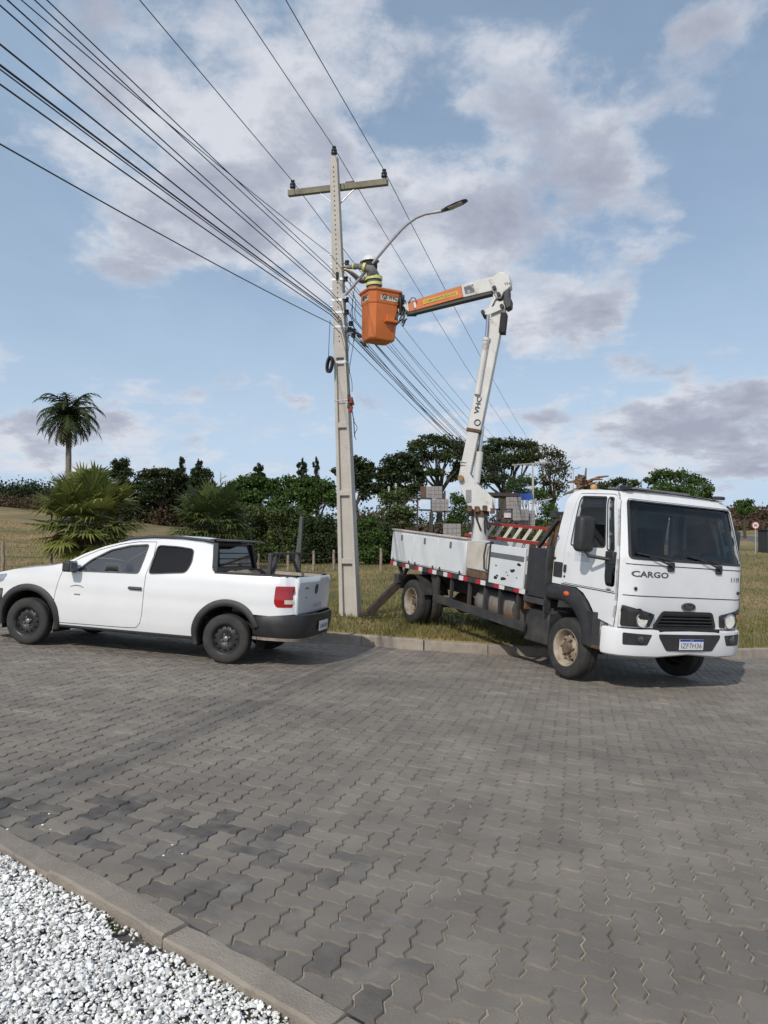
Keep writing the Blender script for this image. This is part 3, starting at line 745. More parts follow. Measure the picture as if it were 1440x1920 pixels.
    # rear wall of the cab with dark rear window
    mb = MB(); rows = [[(x, y * w, z) for y in [-1, -.6, -.2, .2, .6, 1]] for (x, w, z) in ((.335, .60, 1.475), (.30, .665, 1.32), (.275, .73, 1.18), (.255, .755, 1.11), (.25, .76, .62))]
    mb.grid(rows, flip=False); mb.build('cab_rear_wall', m_black, T, smooth=0)
    mb = MB(); panel(mb, rpoly([(-.56, 1.17), (.56, 1.17), (.47, 1.43), (-.47, 1.43)], .05), [], lambda y, z: (.25 + (z - 1.11) * .23 - .012, y, z), .1, flip=True); mb.build('rear_window', glassmat('rear_glass', (.02, .021, .023)), T, smooth=180)
    for z in (1.2, 1.27, 1.34): MB().tube([(.235 + (z - 1.11) * .23, y, z) for y in (-.54 + (z - 1.17) * .3, .54 - (z - 1.17) * .3)], .008, 6).build('window_guard_bar', m_black, T, smooth=60)
    mb = MB(); mb.add([(x, y * w, z) for (x, z, w) in ((.50, 1.50, .50), (.34, 1.525, .52), (.06, 1.515, .50), (.05, 1.50, .50), (.34, 1.49, .52)) for y in (-1, -.5, 0, .5, 1)],
           [(i * 5 + k, i * 5 + k + 1, (i + 1) * 5 + k + 1, (i + 1) * 5 + k) for i in range(4) for k in range(4)])
    mb.build('roof_spoiler', m_black, T, smooth=50, solid=.018, bevel=.006)
    for s in (1, -1): MB().beam((.26, s * .70, 1.10), (.30, s * .60, 1.47), .09, .05, .06, .04).build('rear_pillar_trim', m_black, T, bevel=.012)
    # tailgate
    tg = rpoly([(-.72, .645), (.72, .645), (.735, .85), (.72, 1.06), (.69, 1.115), (-.69, 1.115), (-.72, 1.06), (-.735, .85)], .03)
    TF = lambda y, z: (-.862 - .02 * (1 - (y / .75) ** 2) - .012 * math.exp(-((z - 1.03) / .05) ** 2) + .05 * max(0, z - 1.06), y, z)
    mb = MB(); panel(mb, tg, [], TF, .06, flip=True); tgo = mb.build('tailgate', m_white, T, smooth=50, solid=.05)
    TL = lambda a, b, y0, z0: (lambda p: (p[0] - .004, p[1], p[2]))(TF(y0 - a, z0 + b))
    # emblem: ring with the V over W strokes
    ebm = MB(); eb_c = (0.02, .95)
    for k in range(28):
        a0, a1 = 2 * pi * k / 28, 2 * pi * (k + 1) / 28
        ebm.add([(lambda p: (p[0] - .008, p[1], p[2]))(TF(eb_c[0] - cos(a) * r_, eb_c[1] + sin(a) * r_)) for r_ in (.058, .068) for a in (a0, a1)], [(0, 1, 3, 2)])
    for (p, q) in (((-.03, .05), (0, .008)), ((.03, .05), (0, .008)), ((-.05, .03), (-.024, -.048)), ((-.024, -.048), (0, -.004)), ((0, -.004), (.024, -.048)), ((.024, -.048), (.05, .03))):
        P = [(lambda w: Vector((w[0] - .008, w[1], w[2])))(TF(eb_c[0] - c[0], eb_c[1] + c[1])) for c in (p, q)]; ebm.beam(P[0], P[1], .009, .004, up=(1, 0, 0))
    ebm.build('emblem', m_chrome, tgo, smooth=0)
    mb = MB(); panel(mb, [(eb_c[0] + cos(2 * pi * k / 20) * .06, eb_c[1] + sin(2 * pi * k / 20) * .06) for k in range(20)], [], lambda y, z: (lambda p: (p[0] - .004, p[1], p[2]))(TF(y, z)), .05, flip=True); mb.build('emblem_ground', m_darkmark, tgo)
    for i, ch in enumerate('ROBUST'): text_mb(ch, .035, lambda a, b, i=i: TL(a + i * .075, b, .12, .74)).build('letter', m_darkmark, tgo, smooth=0)
    for k in range(7):     # small curved decal
        t = (k - 3) / 3; MB().box(TL(t * .05, .012 * (1 - t * t), .42, .965), (.004, .012, .012)).build('decal_mark', m_darkmark, tgo, smooth=0)
    for k in range(3): MB().box(TL((k - 1) * .02, 0, .42, .855), (.004, .013, .010)).build('decal_mark', m_darkmark, tgo, smooth=0)
    for s in (1, -1):
        mb = MB(); fn = (lambda x, z: (x, W(x, z) + .0025, z)) if s > 0 else (lambda x, z: (x, -W(x, z) - .0025, z))
        dr = [o for o in T.children if o.name.startswith('door')][0 if s > 0 else 1]
        for k in range(9):
            t = (k - 4) / 4; cx, cz = 2.06 - t * .085 * s, .795 + .02 * (1 - t * t); panel(MB_ := MB(), [(cx - .007, cz - .007), (cx + .007, cz - .007), (cx + .007, cz + .007), (cx - .007, cz + .007)], [], fn, .02, flip=(s > 0)); MB_.build('decal_mark', m_darkmark, dr, smooth=0)
        for k in range(4):
            cx = 2.085 - k * .022; panel(MB_ := MB(), [(cx - .008, .692), (cx + .008, .692), (cx + .008, .708), (cx - .008, .708)], [], fn, .03, flip=(s > 0)); MB_.build('decal_mark', m_darkmark, dr, smooth=0)
    # rear bumper
    path = [(-.34, .79), (-.5, .815), (-.66, .80), (-.80, .755), (-.90, .66), (-.945, .45), (-.955, 0)]; path = path + [(x, -y) for x, y in path[-2::-1]]
    prof = [(-.02, .655), (.006, .645), (.028, .60), (.032, .52), (.02, .47), (.01, .40), (-.03, .355), (-.12, .35)]
    rows = []
    for i, (x, y) in enumerate(path):
        a = Vector(path[max(0, i - 1)]); b = Vector(path[min(len(path) - 1, i + 1)]); d = (b - a).normalized(); nn = Vector((d.y, -d.x)); nn = nn if nn.dot(Vector((x + .2, y))) > 0 else -nn
        st = .05 * (1 - abs(y) / .8) if abs(y) < .8 else 0
        rows.append([(x + nn.x * (o + (st if z > .6 else 0)), y + nn.y * o, z - .01 * (z < .4)) for o, z in prof])
    MB().grid(rows, flip=False).build('rear_bumper', m_black, T, smooth=40, solid=.02)
    MB().grid([[(x + .01, y * .985, z) for (x, y) in path] for z in (.36, .325)]).build('bumper_valance', pm('dusty_valance', (.12, .10, .085), .8, c2=(.3, .24, .18), scale=7), T, smooth=60)
    pl = MB().box((-1.0, -.02 - .0, .485), (.008, .40, .13)); po = pl.build('number_plate', m_plate, T, bevel=.003)
    MB().box((-1.0045, -.02, .478), (.001, .33, .055)).build('plate_number', pm('worn_plate_characters', (.5, .52, .53), .5, c2=(.16, .17, .18), scale=28, contrast=(.45, .55)), po, smooth=0)
    # bed floor, underbody, cabin
    MB().box((-.29, 0, .58), (1.04, .82, .04)).build('bed_floor', m_blackdirty, T)
    mb = MB(); mb.box((1.4, 0, .42), (3.4, 1.25, .24)); mb.build('underbody', m_under, T)
    MB().box((-.55, 0, .38), (.5, 1.0, .16)).build('spare_wheel_tray', m_under, T, bevel=.03)
    MB().tube([(0, -.7, .3), (0, .7, .3)], .04, 8).build('rear_axle', m_under, T)
    mb = MB(); mb.box((1.35, 0, .55), (2.1, 1.45, .06)); mb.build('cabin_floor', m_under, T)
    for s in (1, -1):
        mb = MB(); mb.box((1.40, s * .36, .72), (.48, .46, .16)); mb.beam((1.22, s * .36, .72), (1.06, s * .36, 1.22), .44, .14, .38, .10); mb.beam((1.05, s * .36, 1.24), (1.02, s * .36, 1.38), .24, .09); mb.build('seat', m_seat, T, bevel=.04, bseg=3)
    mb = MB(); mb.box((.62, 0, .72), (.4, 1.2, .16)); mb.beam((.46, 0, .75), (.38, 0, 1.22), 1.2, .1); mb.build('rear_seat', m_seat, T, bevel=.04)
    mb = MB(); mb.box((2.12, 0, .93), (.34, 1.36, .18)); mb.build('dashboard', m_black, T, bevel=.05)
    Ms = Matrix.Translation((1.86, .36, .98)) @ Matrix.Rotation(radians(-65), 4, 'Y')
    mb = MB(); mb.tube([Ms @ Vector((cos(2 * pi * k / 20) * .185, sin(2 * pi * k / 20) * .185, 0)) for k in range(21)], .014, 6, cap=False); mb.beam(Ms @ Vector((-.18, 0, 0)), Ms @ Vector((.18, 0, 0)), .03, .02); mb.build('steering_wheel', m_black, T, smooth=60)
    MB().box((1.78, 0, 1.36), (.02, .24, .06)).build('rear_view_mirror', m_black, T, bevel=.01)
    for x in (0, 2.75):
        for s in (1, -1): wheel(T, (x, s * .755, .302), s, .302, .175, .185, 'car')
    return T, M
pickup, PM_ = build_pickup()

# things lying in the pickup bed
def in_pickup(p): return PM_ @ Vector(p)
def build_bed_cargo():
    r = random.Random(4)
    mbr = MB(); rk = thing('ladder_rack', 'black steel ladder rack standing in the pickup bed', 'rack', PM_ @ Matrix.Translation((-.45, 0, .6)))
    z = .62
    for (x, y) in ((.02, .58), (.02, -.58), (-.24, .58), (-.24, -.58)): pass
    for y in (.60, -.60):
        MB().beam((0.02, y, 0), (0.02, y, .80 if y < 0 else .77), .045, .045).build('post', m_blackdirty, rk, bevel=.004)
    MB().beam((.02, -.62, .79), (.02, .62, .77), .035, .03).build('crossbar', m_blackdirty, rk, bevel=.004)
    MB().beam((.02, -.58, .52), (.02, -.22, .78), .03, .03).build('brace', m_blackdirty, rk); MB().beam((.02, .58, .50), (.02, .30, .77), .10, .03, .05, .03).build('brace', m_blackdirty, rk)
    for y in (.60, -.60): MB().box((.02, y, .02), (.14, .12, .03)).build('foot', m_blackdirty, rk, bevel=.004)
    m_t = pm('dusty_canvas', (.36, .29, .21), .95, c2=(.25, .2, .15), scale=6, bump=.5, bscale=12)
    mb = MB(); rows = []
    for i in range(22):
        t = i / 21; x = .12 - .0 * t; y = lerp(.62, -.60, t); R = .085 * (.75 + .5 * abs(sin(t * 9 + .5)) * .4 + .25 * sin(t * pi))
        rows.append([PM_ @ Vector((x + cos(a) * R * 1.3, y + r.gauss(0, .008), 1.03 + sin(a) * R + r.gauss(0, .006))) for a in [2 * pi * k / 10 for k in range(11)]])
    mb.grid(rows); o = mb.build('canvas_roll', m_t, smooth=70); tag(o, 'rolled dusty beige canvas lying behind the pickup cab', 'canvas')
    mb = MB()
    for k in range(3):
        y0 = -.32 - k * .07; mb.tube([PM_ @ Vector((.12 + cos(a) * .125, y0 + .01 * sin(3 * a), 1.03 + sin(a) * .1)) for a in [2 * pi * q / 14 for q in range(15)]], .014, 6, cap=False)
    o = mb.build('strap', pm('brown_strap', (.10, .05, .035), .8), smooth=60); tag(o, 'brown straps tied round the beige canvas roll', 'strap')
    MB().box((0, 0, 0), (.01, .01, .01)) 
    pl = MB(); pl.box((-.30, -.40, 1.075), (1.0, .06, .05)); pl.box((-.30, -.20, 1.05), (1.0, .10, .03))
    mbp = MB().box((0, 0, 0), (.98, .09, .04)); o = mbp.build('plank', pm('pale_weathered_wood', (.42, .36, .28), .85, c2=(.3, .26, .2), scale=8)); o.matrix_world = PM_ @ Matrix.Translation((-.31, -.50, 1.10)); tag(o, 'pale weathered plank along the far rail of the pickup bed', 'plank')
    mbp = MB().box((0, 0, 0), (.92, .62, .45)); mbp = MB(); mbp.box((0, 0, 0), (.9, .7, .42)); o = mbp.build('tool_chest', pm('light_grey_chest', (.5, .5, .48), .6, c2=(.4, .4, .39)), bevel=.02); o.matrix_world = PM_ @ Matrix.Translation((-.33, .05, .81)); tag(o, 'light grey tool chest inside the pickup bed', 'chest')
build_bed_cargo()

# ------------------------------------------------------------------ bucket truck
TR = Euler((radians(-3.98), radians(3.16), radians(-64.6)), 'XYZ').to_matrix().to_4x4()
TM = Matrix.Translation((3.231, 10.417, -1.988 + CAMZ)) @ TR
TI = TM.inverted()
m_rust = pm('rusty_steel', (.16, .085, .045), .85, c2=(.07, .05, .035), scale=6, c3=(.27, .14, .06), s3=9, k3=(.5, .7), bump=.4)
m_bedwhite = pm('worn_white_panel', (.66, .68, .69), .45, c2=(.60, .62, .63), scale=3, c3=(.36, .31, .25), s3=5, k3=(.68, .85), coat=.1)
m_boom = pm('worn_white_boom', (.62, .62, .60), .5, c2=(.54, .53, .50), scale=3, c3=(.2, .13, .08), s3=3.2, k3=(.56, .78))
m_orange = pm('orange_fibreglass', (.55, .145, .026), .42, c2=(.46, .12, .02), scale=4, coat=.15, c3=(.36, .10, .02), s3=6, k3=(.62, .85))
def build_truck():
    T = thing('bucket_truck', 'white cab-over utility truck with flat bed and raised orange bucket', 'truck', TM)
    def Wt(z): return 1.03 - .10 * max(0, z - 1.62) / .8 - .05 * max(0, z - 2.28) / .14 - .02 * max(0, 1.1 - z)
    def xf(z): return .965 - .02 * max(0, z - 1.2) / .4 - .20 * max(0, z - 1.62) / .72 - .09 * max(0, z - 2.32) / .1 - .03 * max(0, 1.05 - z) / .2
    def FX(y, z): return xf(z) - .12 * max(0, (abs(y) - .74) / .29) ** 2.2
    front_edge = lambda z: FX(Wt(z), z)
    zs = [.80, .9, 1.0, 1.1, 1.2, 1.3, 1.45, 1.6, 1.75, 1.9, 2.05, 2.2, 2.3, 2.36, 2.42]
    side_outer = [(-.40, 1.175), (.10, 1.175), (.24, 1.12), (.36, 1.02), (.46, .90), (.47, .86)] + [(front_edge(z), z) for z in zs] + [(.2, 2.44), (-.15, 2.435), (-.27, 2.40), (-.335, 2.28), (-.375, 1.95), (-.395, 1.6)]
    door = rpoly([(-.19, 1.20), (-.20, 1.6), (-.17, 2.1), (-.12, 2.385), (.50, 2.385), (.575, 2.365), (.69, 2.0), (.77, 1.62), (.79, 1.20)], .03)
    win = rpoly([(-.06, 2.335), (.40, 2.335), (.545, 1.725), (-.09, 1.705), (-.085, 2.0)], .035)
    qw = rpoly([(.445, 2.335), (.535, 2.325), (.715, 1.69), (.60, 1.70)], .025)
    cab = sub('cab', T)
    for s in (-1, 1):
        f = lambda x, z, s=s: (x, s * Wt(z), z); fk = lambda x, z, s=s: (x, s * (Wt(z) - .04), z)
        mb = MB(); panel(mb, side_outer, [door], f, .09, flip=(s > 0), skirt=fk); mb.build('side_panel', m_white2, cab, smooth=40)
        d = scale_poly(door, .008); mb = MB(); panel(mb, d, [win, qw], f, .08, flip=(s > 0), skirt=fk); dr = mb.build('door', m_white2, T, smooth=40)
        mb = MB(); panel(mb, scale_poly(door, -.03), [scale_poly(door, .03)], lambda x, z, s=s: (x, s * (Wt(z) - .02), z), .09, flip=(s > 0)); mb.build('door_frame', m_under, cab, smooth=40)
        fi = lambda x, z, s=s: (x, s * (Wt(z) - .018), z)
        half = [(-.045, 1.71), (.575, 1.71), (.51, 2.15), (-.01, 2.15)] 
        lower_open = rpoly([(-.06, 2.335), (.41, 2.335), (.44, 2.20), (-.07, 2.20)], .02)
        mb = MB(); panel(mb, lower_open if s < 0 else scale_poly(win, -.015), [], fi, .1, flip=(s > 0)); mb.build('window', m_wind, dr, smooth=180)
        mb = MB(); panel(mb, scale_poly(qw, -.012), [], fi, .1, flip=(s > 0)); mb.build('quarter_window', m_wind, dr, smooth=180)
        fo = lambda x, z, s=s: (x, s * (Wt(z) + .003), z)
        for w_ in (win, qw):
            mb = MB(); panel(mb, scale_poly(w_, -.016), [scale_poly(w_, .004)], fo, .06, flip=(s > 0)); mb.build('window_seal', m_black, dr, smooth=40)
        # lower black sight panel, grab handle, latch, sticker
        mb = MB(); panel(mb, rpoly([(.60, 1.66), (.765, 1.66), (.785, 1.26), (.63, 1.26), (.60, 1.36)], .05), [], lambda x, z, s=s: (x, s * (Wt(z) + .006), z), .08, flip=(s > 0)); mb.build('sight_panel', glassmat('black_glass', (.01, .01, .01)), dr, smooth=180)
        MB().tube([(-.335, s * 1.035, 1.80), (-.345, s * 1.075, 1.78), (-.375, s * 1.085, 1.66), (-.375, s * 1.075, 1.53), (-.36, s * 1.035, 1.50)], .014, 8).build('grab_handle', m_black, T, smooth=60)
        mb = MB(); panel(mb, rpoly([(-.385, 1.46), (-.20, 1.46), (-.20, 1.26), (-.385, 1.26)], .02), [], lambda x, z, s=s: (x, s * (Wt(z) + .005), z), .08, flip=(s > 0)); mb.build('air_vent', m_black, cab)
        mb = MB().box((-.14, s * 1.045, 1.39), (.035, .03, .10)); mb.build('door_handle', m_black, dr, bevel=.01)
        MB().lathe([(.015, 0), (.015, .01), (0, .011)], 10, Matrix.Translation((-.15, s * 1.03, 1.285)) @ Matrix.Rotation(-pi / 2 * s, 4, 'X')).build('door_lock', m_black, dr)
        mb = MB(); panel(mb, [(.02, 1.645), (.30, 1.645), (.30, 1.51), (.02, 1.51)], [], lambda x, z, s=s: (x, s * (Wt(z) + .002), z), .1, flip=(s > 0)); st = mb.build('sticker', pm('pale_sticker', (.62, .64, .66), .5), dr)
        for k in range(6): MB().box((.10 + k * .026, s * 1.034, 1.625), (.018, .002, .016)).build('sticker_mark', pm('faded_print', (.35, .38, .42), .6), dr, smooth=0)
        for k in range(4): MB().box((.11 + k * .026, s * 1.034, 1.59), (.018, .002, .008)).build('sticker_mark', MATS['faded_print'], dr, smooth=0)
        # mirror
        mr = MB(); mr.box((.44, s * 1.26, 1.86), (.15, .24, .44)); mo = mr.build('mirror', m_black, T, smooth=40, bevel=.055, bseg=4)
        MB().box((.362, s * 1.26, 1.86), (.006, .19, .36)).build('mirror_glass', m_chrome, mo, bevel=.02)
        MB().tube([(.47, s * 1.25, 1.66), (.50, s * 1.22, 1.60), (.66, s * 1.10, 1.585), (.74, s * 1.04, 1.58)], .022, 8).build('mirror_arm', m_black, T, smooth=60)
        MB().box((.70, s * 1.05, 1.60), (.15, .06, .16)).build('mirror_base', m_black, T, bevel=.015)
        # fender flare
        inner = [(-.50, .95), (-.12, .975), (.02, .94), (.14, .86), (.24, .75), (.30, .62), (.33, .50)]; outer_ = [(-.52, 1.16), (-.05, 1.175), (.12, 1.155), (.27, 1.07), (.40, .92), (.49, .74), (.52, .50)]
        mb = MB(); rows = []
        for (a, b) in zip(inner, outer_):
            row = [(a[0], s * .80, a[1])]
            for t, o in ((0, 1.055), (.15, 1.085), (.6, 1.085), (.92, 1.065), (1, 1.02)): row.append((lerp(a[0], b[0], t), s * o, lerp(a[1], b[1], t)))
            rows.append(row)
        mb.grid(rows, flip=(s < 0)); fo_ = mb.build('fender_flare', m_black, T, smooth=50)
        a = rows[-1]; 
        MB().grid([[(.32, s * 1.07, z), (.5, s * 1.07, z), (.56, s * 1.0, z), (.70, s * 1.0, z)] for z in (.92, .75, .51)]).build('mudguard', m_black, T, smooth=0)
        MB().sphere((-.02, s * 1.087, 1.075), .045, 10, 6, (1.25, .3, .72)).build('side_indicator', m_amber, T, smooth=180)
        MB().box((.62, s * .93, .50), (.40, .26, .04)).build('step', m_rust, T, bevel=.006)
        MB().grid([[(x, s * 1.0, z) for x in (.50, .72, .86)] for z in (.94, .72, .52)], flip=(s < 0)).build('step_panel', m_bedwhite, T, smooth=0)
        # head lamps
        hp = rpoly([(s * .995, 1.07), (s * .55, .975), (s * .60, .815), (s * .975, .82)], .025)
        if s < 0: hp = hp
        mb = MB(); panel(mb, hp, [], lambda y, z: (FX(y, z) + .012, y, z), .05, flip=(s < 0)); hl = mb.build('headlamp', m_black, T, smooth=60, solid=.02)
        c = Vector((FX(s * .735, .905) + .012, s * .735, .905)); Mh = Matrix.Translation(c) @ Matrix.Rotation(pi / 2, 4, 'Y')
        MB().lathe([(.098, -.01), (.098, .022), (.085, .028)], 24, Mh, caps=False).build('lamp_ring', m_chrome, hl, smooth=50)
        MB().lathe([(.088, .020), (.06, .012), (.035, .0), (.03, .016), (0, .022)], 24, Mh).build('lamp_lens', pm('lamp_reflector', (.90, .88, .82), .25, metal=.1, c2=(.72, .70, .64), scale=26, contrast=(.45, .6), coat=1), hl, smooth=60)
        c2 = Vector((FX(s * .90, .975) + .012, s * .90, .965)); MB().lathe([(.028, -.02), (.028, .006), (.02, .009), (0, .010)], 14, Matrix.Translation(c2) @ Matrix.Rotation(pi / 2, 4, 'Y')).build('indicator_lens', pm('dull_amber', (.4, .16, .05), .25, coat=.5), hl, smooth=60)
    # front face
    fr_out = [(-Wt(z), z) for z in zs] + [(Wt(z), z) for z in reversed(zs)]
    fr_out = [(-1.0, .80)] + fr_out[1:len(zs)] + [(-.6, 2.44), (0, 2.455), (.6, 2.44)] + fr_out[len(zs):-1] + [(1.0, .80)]
    ws = rpoly([(-.935, 1.625), (.935, 1.625), (.862, 2.325), (-.862, 2.325)], .05)
    gr = rpoly([(-.40, .985), (.40, .985), (.50, .80 + .012), (-.50, .80 + .012)], .03)
    mb = MB(); panel(mb, fr_out, [ws, gr], lambda y, z: (FX(y, z), y, z), .08, skirt=lambda y, z: (FX(y, z) - .04, y, z)); mb.build('front_panel', m_white2, cab, smooth=40)
    mb = MB(); panel(mb, scale_poly(ws, -.02), [], lambda y, z: (FX(y, z) - .012, y, z), .1); wsg = mb.build('windscreen', glassmat('cab_windscreen', (.30, .36, .40)), T, smooth=180)
    mb = MB(); panel(mb, scale_poly(ws, -.014), [scale_poly(ws, .018)], lambda y, z: (FX(y, z) + .003, y, z), .06); mb.build('windscreen_seal', m_black, wsg, smooth=40)
    mb = MB(); panel(mb, [(-.84, 2.30), (.84, 2.30), (.855, 2.20), (-.855, 2.20)], [], lambda y, z: (FX(y, z) - .018, y, z), .1); mb.build('sun_band', glassmat('sun_band_tint', (.06, .10, .16)), wsg, smooth=180)
    # roof and rear wall
    rows = [[(x, y * (Wt(2.42) if abs(y) < 1.01 else 1), 2.435 + .03 * (1 - y * y) - .02 * (abs(x - .2) > .45)) for y in (-1, -.8, -.4, 0, .4, .8, 1)] for x in (-.27, -.1, .2, .5, front_edge(2.42) + .05)]
    MB().grid(rows, flip=True).build('roof', m_white2, cab, smooth=60)
    MB().grid([[(x, y, z) for y in (-.9, 0, .9)] for (x, z) in ((-.26, 2.43), (-.335, 2.28), (-.375, 1.95), (-.395, 1.6), (-.40, .85))]).build('rear_wall', m_white2, cab, smooth=0)
    # seams on the front
    for z, y0 in ((1.555, .97), (1.185, .985)):
        MB().tube([(FX(y, z) + .001, y, z) for y in [lerp(-y0, y0, k / 24) for k in range(25)]], .0055, 5).build('panel_gap', m_under, cab, smooth=0)
    for s in (-1, 1):
        MB().tube([(front_edge(z) + .002, s * (Wt(z) - .001), z) for z in reversed(zs[:-2])], .004, 5).build('panel_gap', m_under, cab, smooth=0)
        MB().tube([(x, s * (Wt(1.19) + .001), 1.187) for x in (-.2, .3, .80)], .006, 5).build('panel_gap', m_under, cab, smooth=0)
        MB().lathe([(.022, 0), (.022, .012), (.014, .016), (0, .017)], 12, Matrix.Translation((FX(.84, 1.27), s * .86, 1.27)) @ Matrix.Rotation(pi / 2, 4, 'Y')).build('tilt_lock', m_black, cab)
    # wipers
    for (yb, yt) in ((-.33, -.85), (.48, .0)):
        b0 = Vector((FX(yb, 1.56) + .03, yb, 1.545)); t0 = Vector((FX(yt, 1.68) + .02, yt, 1.69)); m0 = b0.lerp(t0, .55) + Vector((.03, 0, .015))
        w = MB(); w.tube([b0, b0 + Vector((.02, -.02, .02)), m0, m0.lerp(t0, .3)], [.014, .012, .008, .007], 6); w.beam(t0, b0.lerp(t0, .08) + Vector((.0, .05, .075)), .014, .02); w.build('wiper', m_black, T)
        MB().box((FX(yb, 1.55) + .012, yb, 1.55), (.03, .10, .11)).build('wiper_pivot', m_black, T, bevel=.01)
    # lettering and emblem
    FT = lambda y0, z0, o=.004: (lambda a, b: (FX(y0 + a, z0 + b) + o, y0 + a, z0 + b))
    m_let = pm('grey_lettering', (.10, .11, .125), .4, metal=.3)
    text_mb('CARGO', .072, FT(-.635, 1.445), width=.56, bold=.025).build('model_lettering', m_let, cab, smooth=0)
    text_mb('1119', .06, FT(.80, 1.435), width=.17, bold=.02).build('model_number', m_let, cab, smooth=0)
    ov = [(cos(2 * pi * k / 28) * .115, 1.075 + sin(2 * pi * k / 28) * .052) for k in range(28)]
    mb = MB(); panel(mb, ov, [], lambda y, z: (FX(y, z) + .012, y, z), .05, skirt=lambda y, z: (FX(y, z) - .01, y, z)); em = mb.build('emblem', pm('dark_emblem', (.014, .018, .03), .25, coat=.6), T, smooth=40)
    mb = MB(); panel(mb, [(y, z) for y, z in ov], [[(y * .9, 1.075 + (z - 1.075) * .82) for y, z in ov]], lambda y, z: (FX(y, z) + .015, y, z), .05); mb.build('emblem_ring', m_trim, em, smooth=0)
    text_mb('Ford', .05, FT(0, 1.075, .0155), shear=.3, width=.12).build('emblem_script', m_trim, em, smooth=0)
    # grille
    mb = MB(); panel(mb, scale_poly(gr, -.02), [], lambda y, z: (FX(y, z) - .05, y, z), .1); g = mb.build('grille', m_under, T, smooth=0)
    for k in range(4):
        z = .965 - k * .042; w = .41 + k * .025; MB().tube([(FX(y, z) - .0, y, z) for y in [lerp(-w, w, q / 8) for q in range(9)]], .013, 6).build('slat', m_black, g, smooth=60)
    mb = MB(); panel(mb, scale_poly(gr, -.03), [scale_poly(gr, .012)], lambda y, z: (FX(y, z) + .014, y, z), .06, skirt=lambda y, z: (FX(y, z) - .02, y, z)); mb.build('grille_frame', m_black, g, smooth=40)
    # bumper
    path = [(.70, -1.09), (.755, -1.09), (.82, -1.06), (.90, -.99), (.975, -.80), (1.02, -.5), (1.035, 0)]; path = path + [(x, -y) for x, y in path[-2::-1]]
    prof = [(-.08, .785), (-.01, .785), (.008, .775), (.014, .73), (.012, .52), (0, .475), (-.03, .455), (-.10, .455)]
    rows = []; BX = {}
    for i, (x, y) in enumerate(path):
        a = Vector(path[max(0, i - 1)]); b = Vector(path[min(len(path) - 1, i + 1)]); d = (b - a).normalized(); nn = Vector((d.y, -d.x))
        rows.append([(x + nn.x * o, y + nn.y * o, z + (.035 * sstep(.45, .40, abs(y)) if z < .53 else 0)) for o, z in prof])
    bmp = MB().grid(rows, flip=False).build('bumper', m_white2, T, smooth=40)
    def BXf(y):
        y = abs(y)
        pts = sorted([(abs(p[1]), p[0]) for p in path[:7] if p[0] > .85])
        for (a, xa), (b, xb) in zip(pts, pts[1:]):
            if y <= b: return lerp(xa, xb, (y - a) / (b - a))
        return pts[-1][1]
    mb = MB(); panel(mb, rpoly([(-.51, .745), (.51, .745), (.50, .70), (.38, .545), (-.38, .545), (-.50, .70)], .03), [], lambda y, z: (BXf(y) + .022, y, z), .06, skirt=lambda y, z: (BXf(y) - .01, y, z)); mb.build('bumper_insert', m_black, bmp, smooth=40)
    MB().box((.98, 0, .785), (.10, 1.0, .03)).build('bumper_gap', m_under, T)
    pl = MB().box((1.066, 0.0, .628), (.006, .40, .13)).build('number_plate', m_plate, T, bevel=.002)
    MB().box((1.0695, 0, .679), (.002, .394, .026)).build('plate_band', m_plateblue, pl, smooth=0)
    text_mb('BRASIL', .013, lambda a, b: (1.0715, a, .679 + b)).build('plate_country', m_plate, pl, smooth=0)
    text_mb('IZF7H36', .062, lambda a, b: (1.0705, a, .615 + b), width=.34).build('plate_number', pm('plate_ink', (.02, .03, .09), .5), pl, smooth=0)
    for s in (-1, 1):
        fp = rpoly([(s * .975, .745), (s * .60, .735), (s * .66, .605), (s * .965, .60)], .02)
        mb = MB(); panel(mb, fp, [], lambda y, z: (BXf(y) + .016, y, z), .05, flip=(s < 0)); fg = mb.build('fog_lamp_recess', m_black, bmp, smooth=50)
        MB().lathe([(.045, 0), (.045, .02), (.03, .026), (0, .028)], 16, Matrix.Translation((BXf(.78) + .012, s * .76, .67)) @ Matrix.Rotation(pi / 2, 4, 'Y')).build('fog_lamp', pm('smoked_lens', (.05, .05, .055), .1, coat=1), T, smooth=50)
    # roof lamps and hatch
    MB().sphere((-.22, -.62, 2.485), .045, 12, 8, (1, 1, .95)).build('beacon', pm('faded_orange_beacon', (.50, .27, .08), .35), T, smooth=180)
    for y in (-.82, .78): MB().box((.60, y, 2.475), (.13, .10, .045)).build('marker_lamp', m_black, T, bevel=.015)
    MB().box((.25, -.1, 2.485), (.5, .95, .02)).build('roof_hatch', m_trim, T, bevel=.008)
    # cabin inside
    MB().box((.25, 0, 1.05), (1.2, 1.9, .08)).build('cabin_floor', m_under, T)
    for y in (-.5, .5):
        mb = MB(); mb.box((.0, y, 1.32), (.5, .52, .14)); mb.beam((-.20, y, 1.35), (-.30, y, 2.0), .5, .14, .44, .10); mb.build('seat', m_seat, T, bevel=.04, bseg=3)
    mb = MB(); mb.box((.66, 0, 1.46), (.36, 1.85, .24)); mb.build('dashboard', m_black, T, bevel=.05)
    Ms = Matrix.Translation((.42, .50, 1.66)) @ Matrix.Rotation(radians(-35), 4, 'Y')
    mb = MB(); mb.tube([Ms @ Vector((cos(2 * pi * k / 20) * .22, sin(2 * pi * k / 20) * .22, 0)) for k in range(21)], .016, 6, cap=False); mb.beam(Ms @ Vector((0, -.21, 0)), Ms @ Vector((0, .21, 0)), .03, .03); mb.build('steering_wheel', m_black, T, smooth=60)
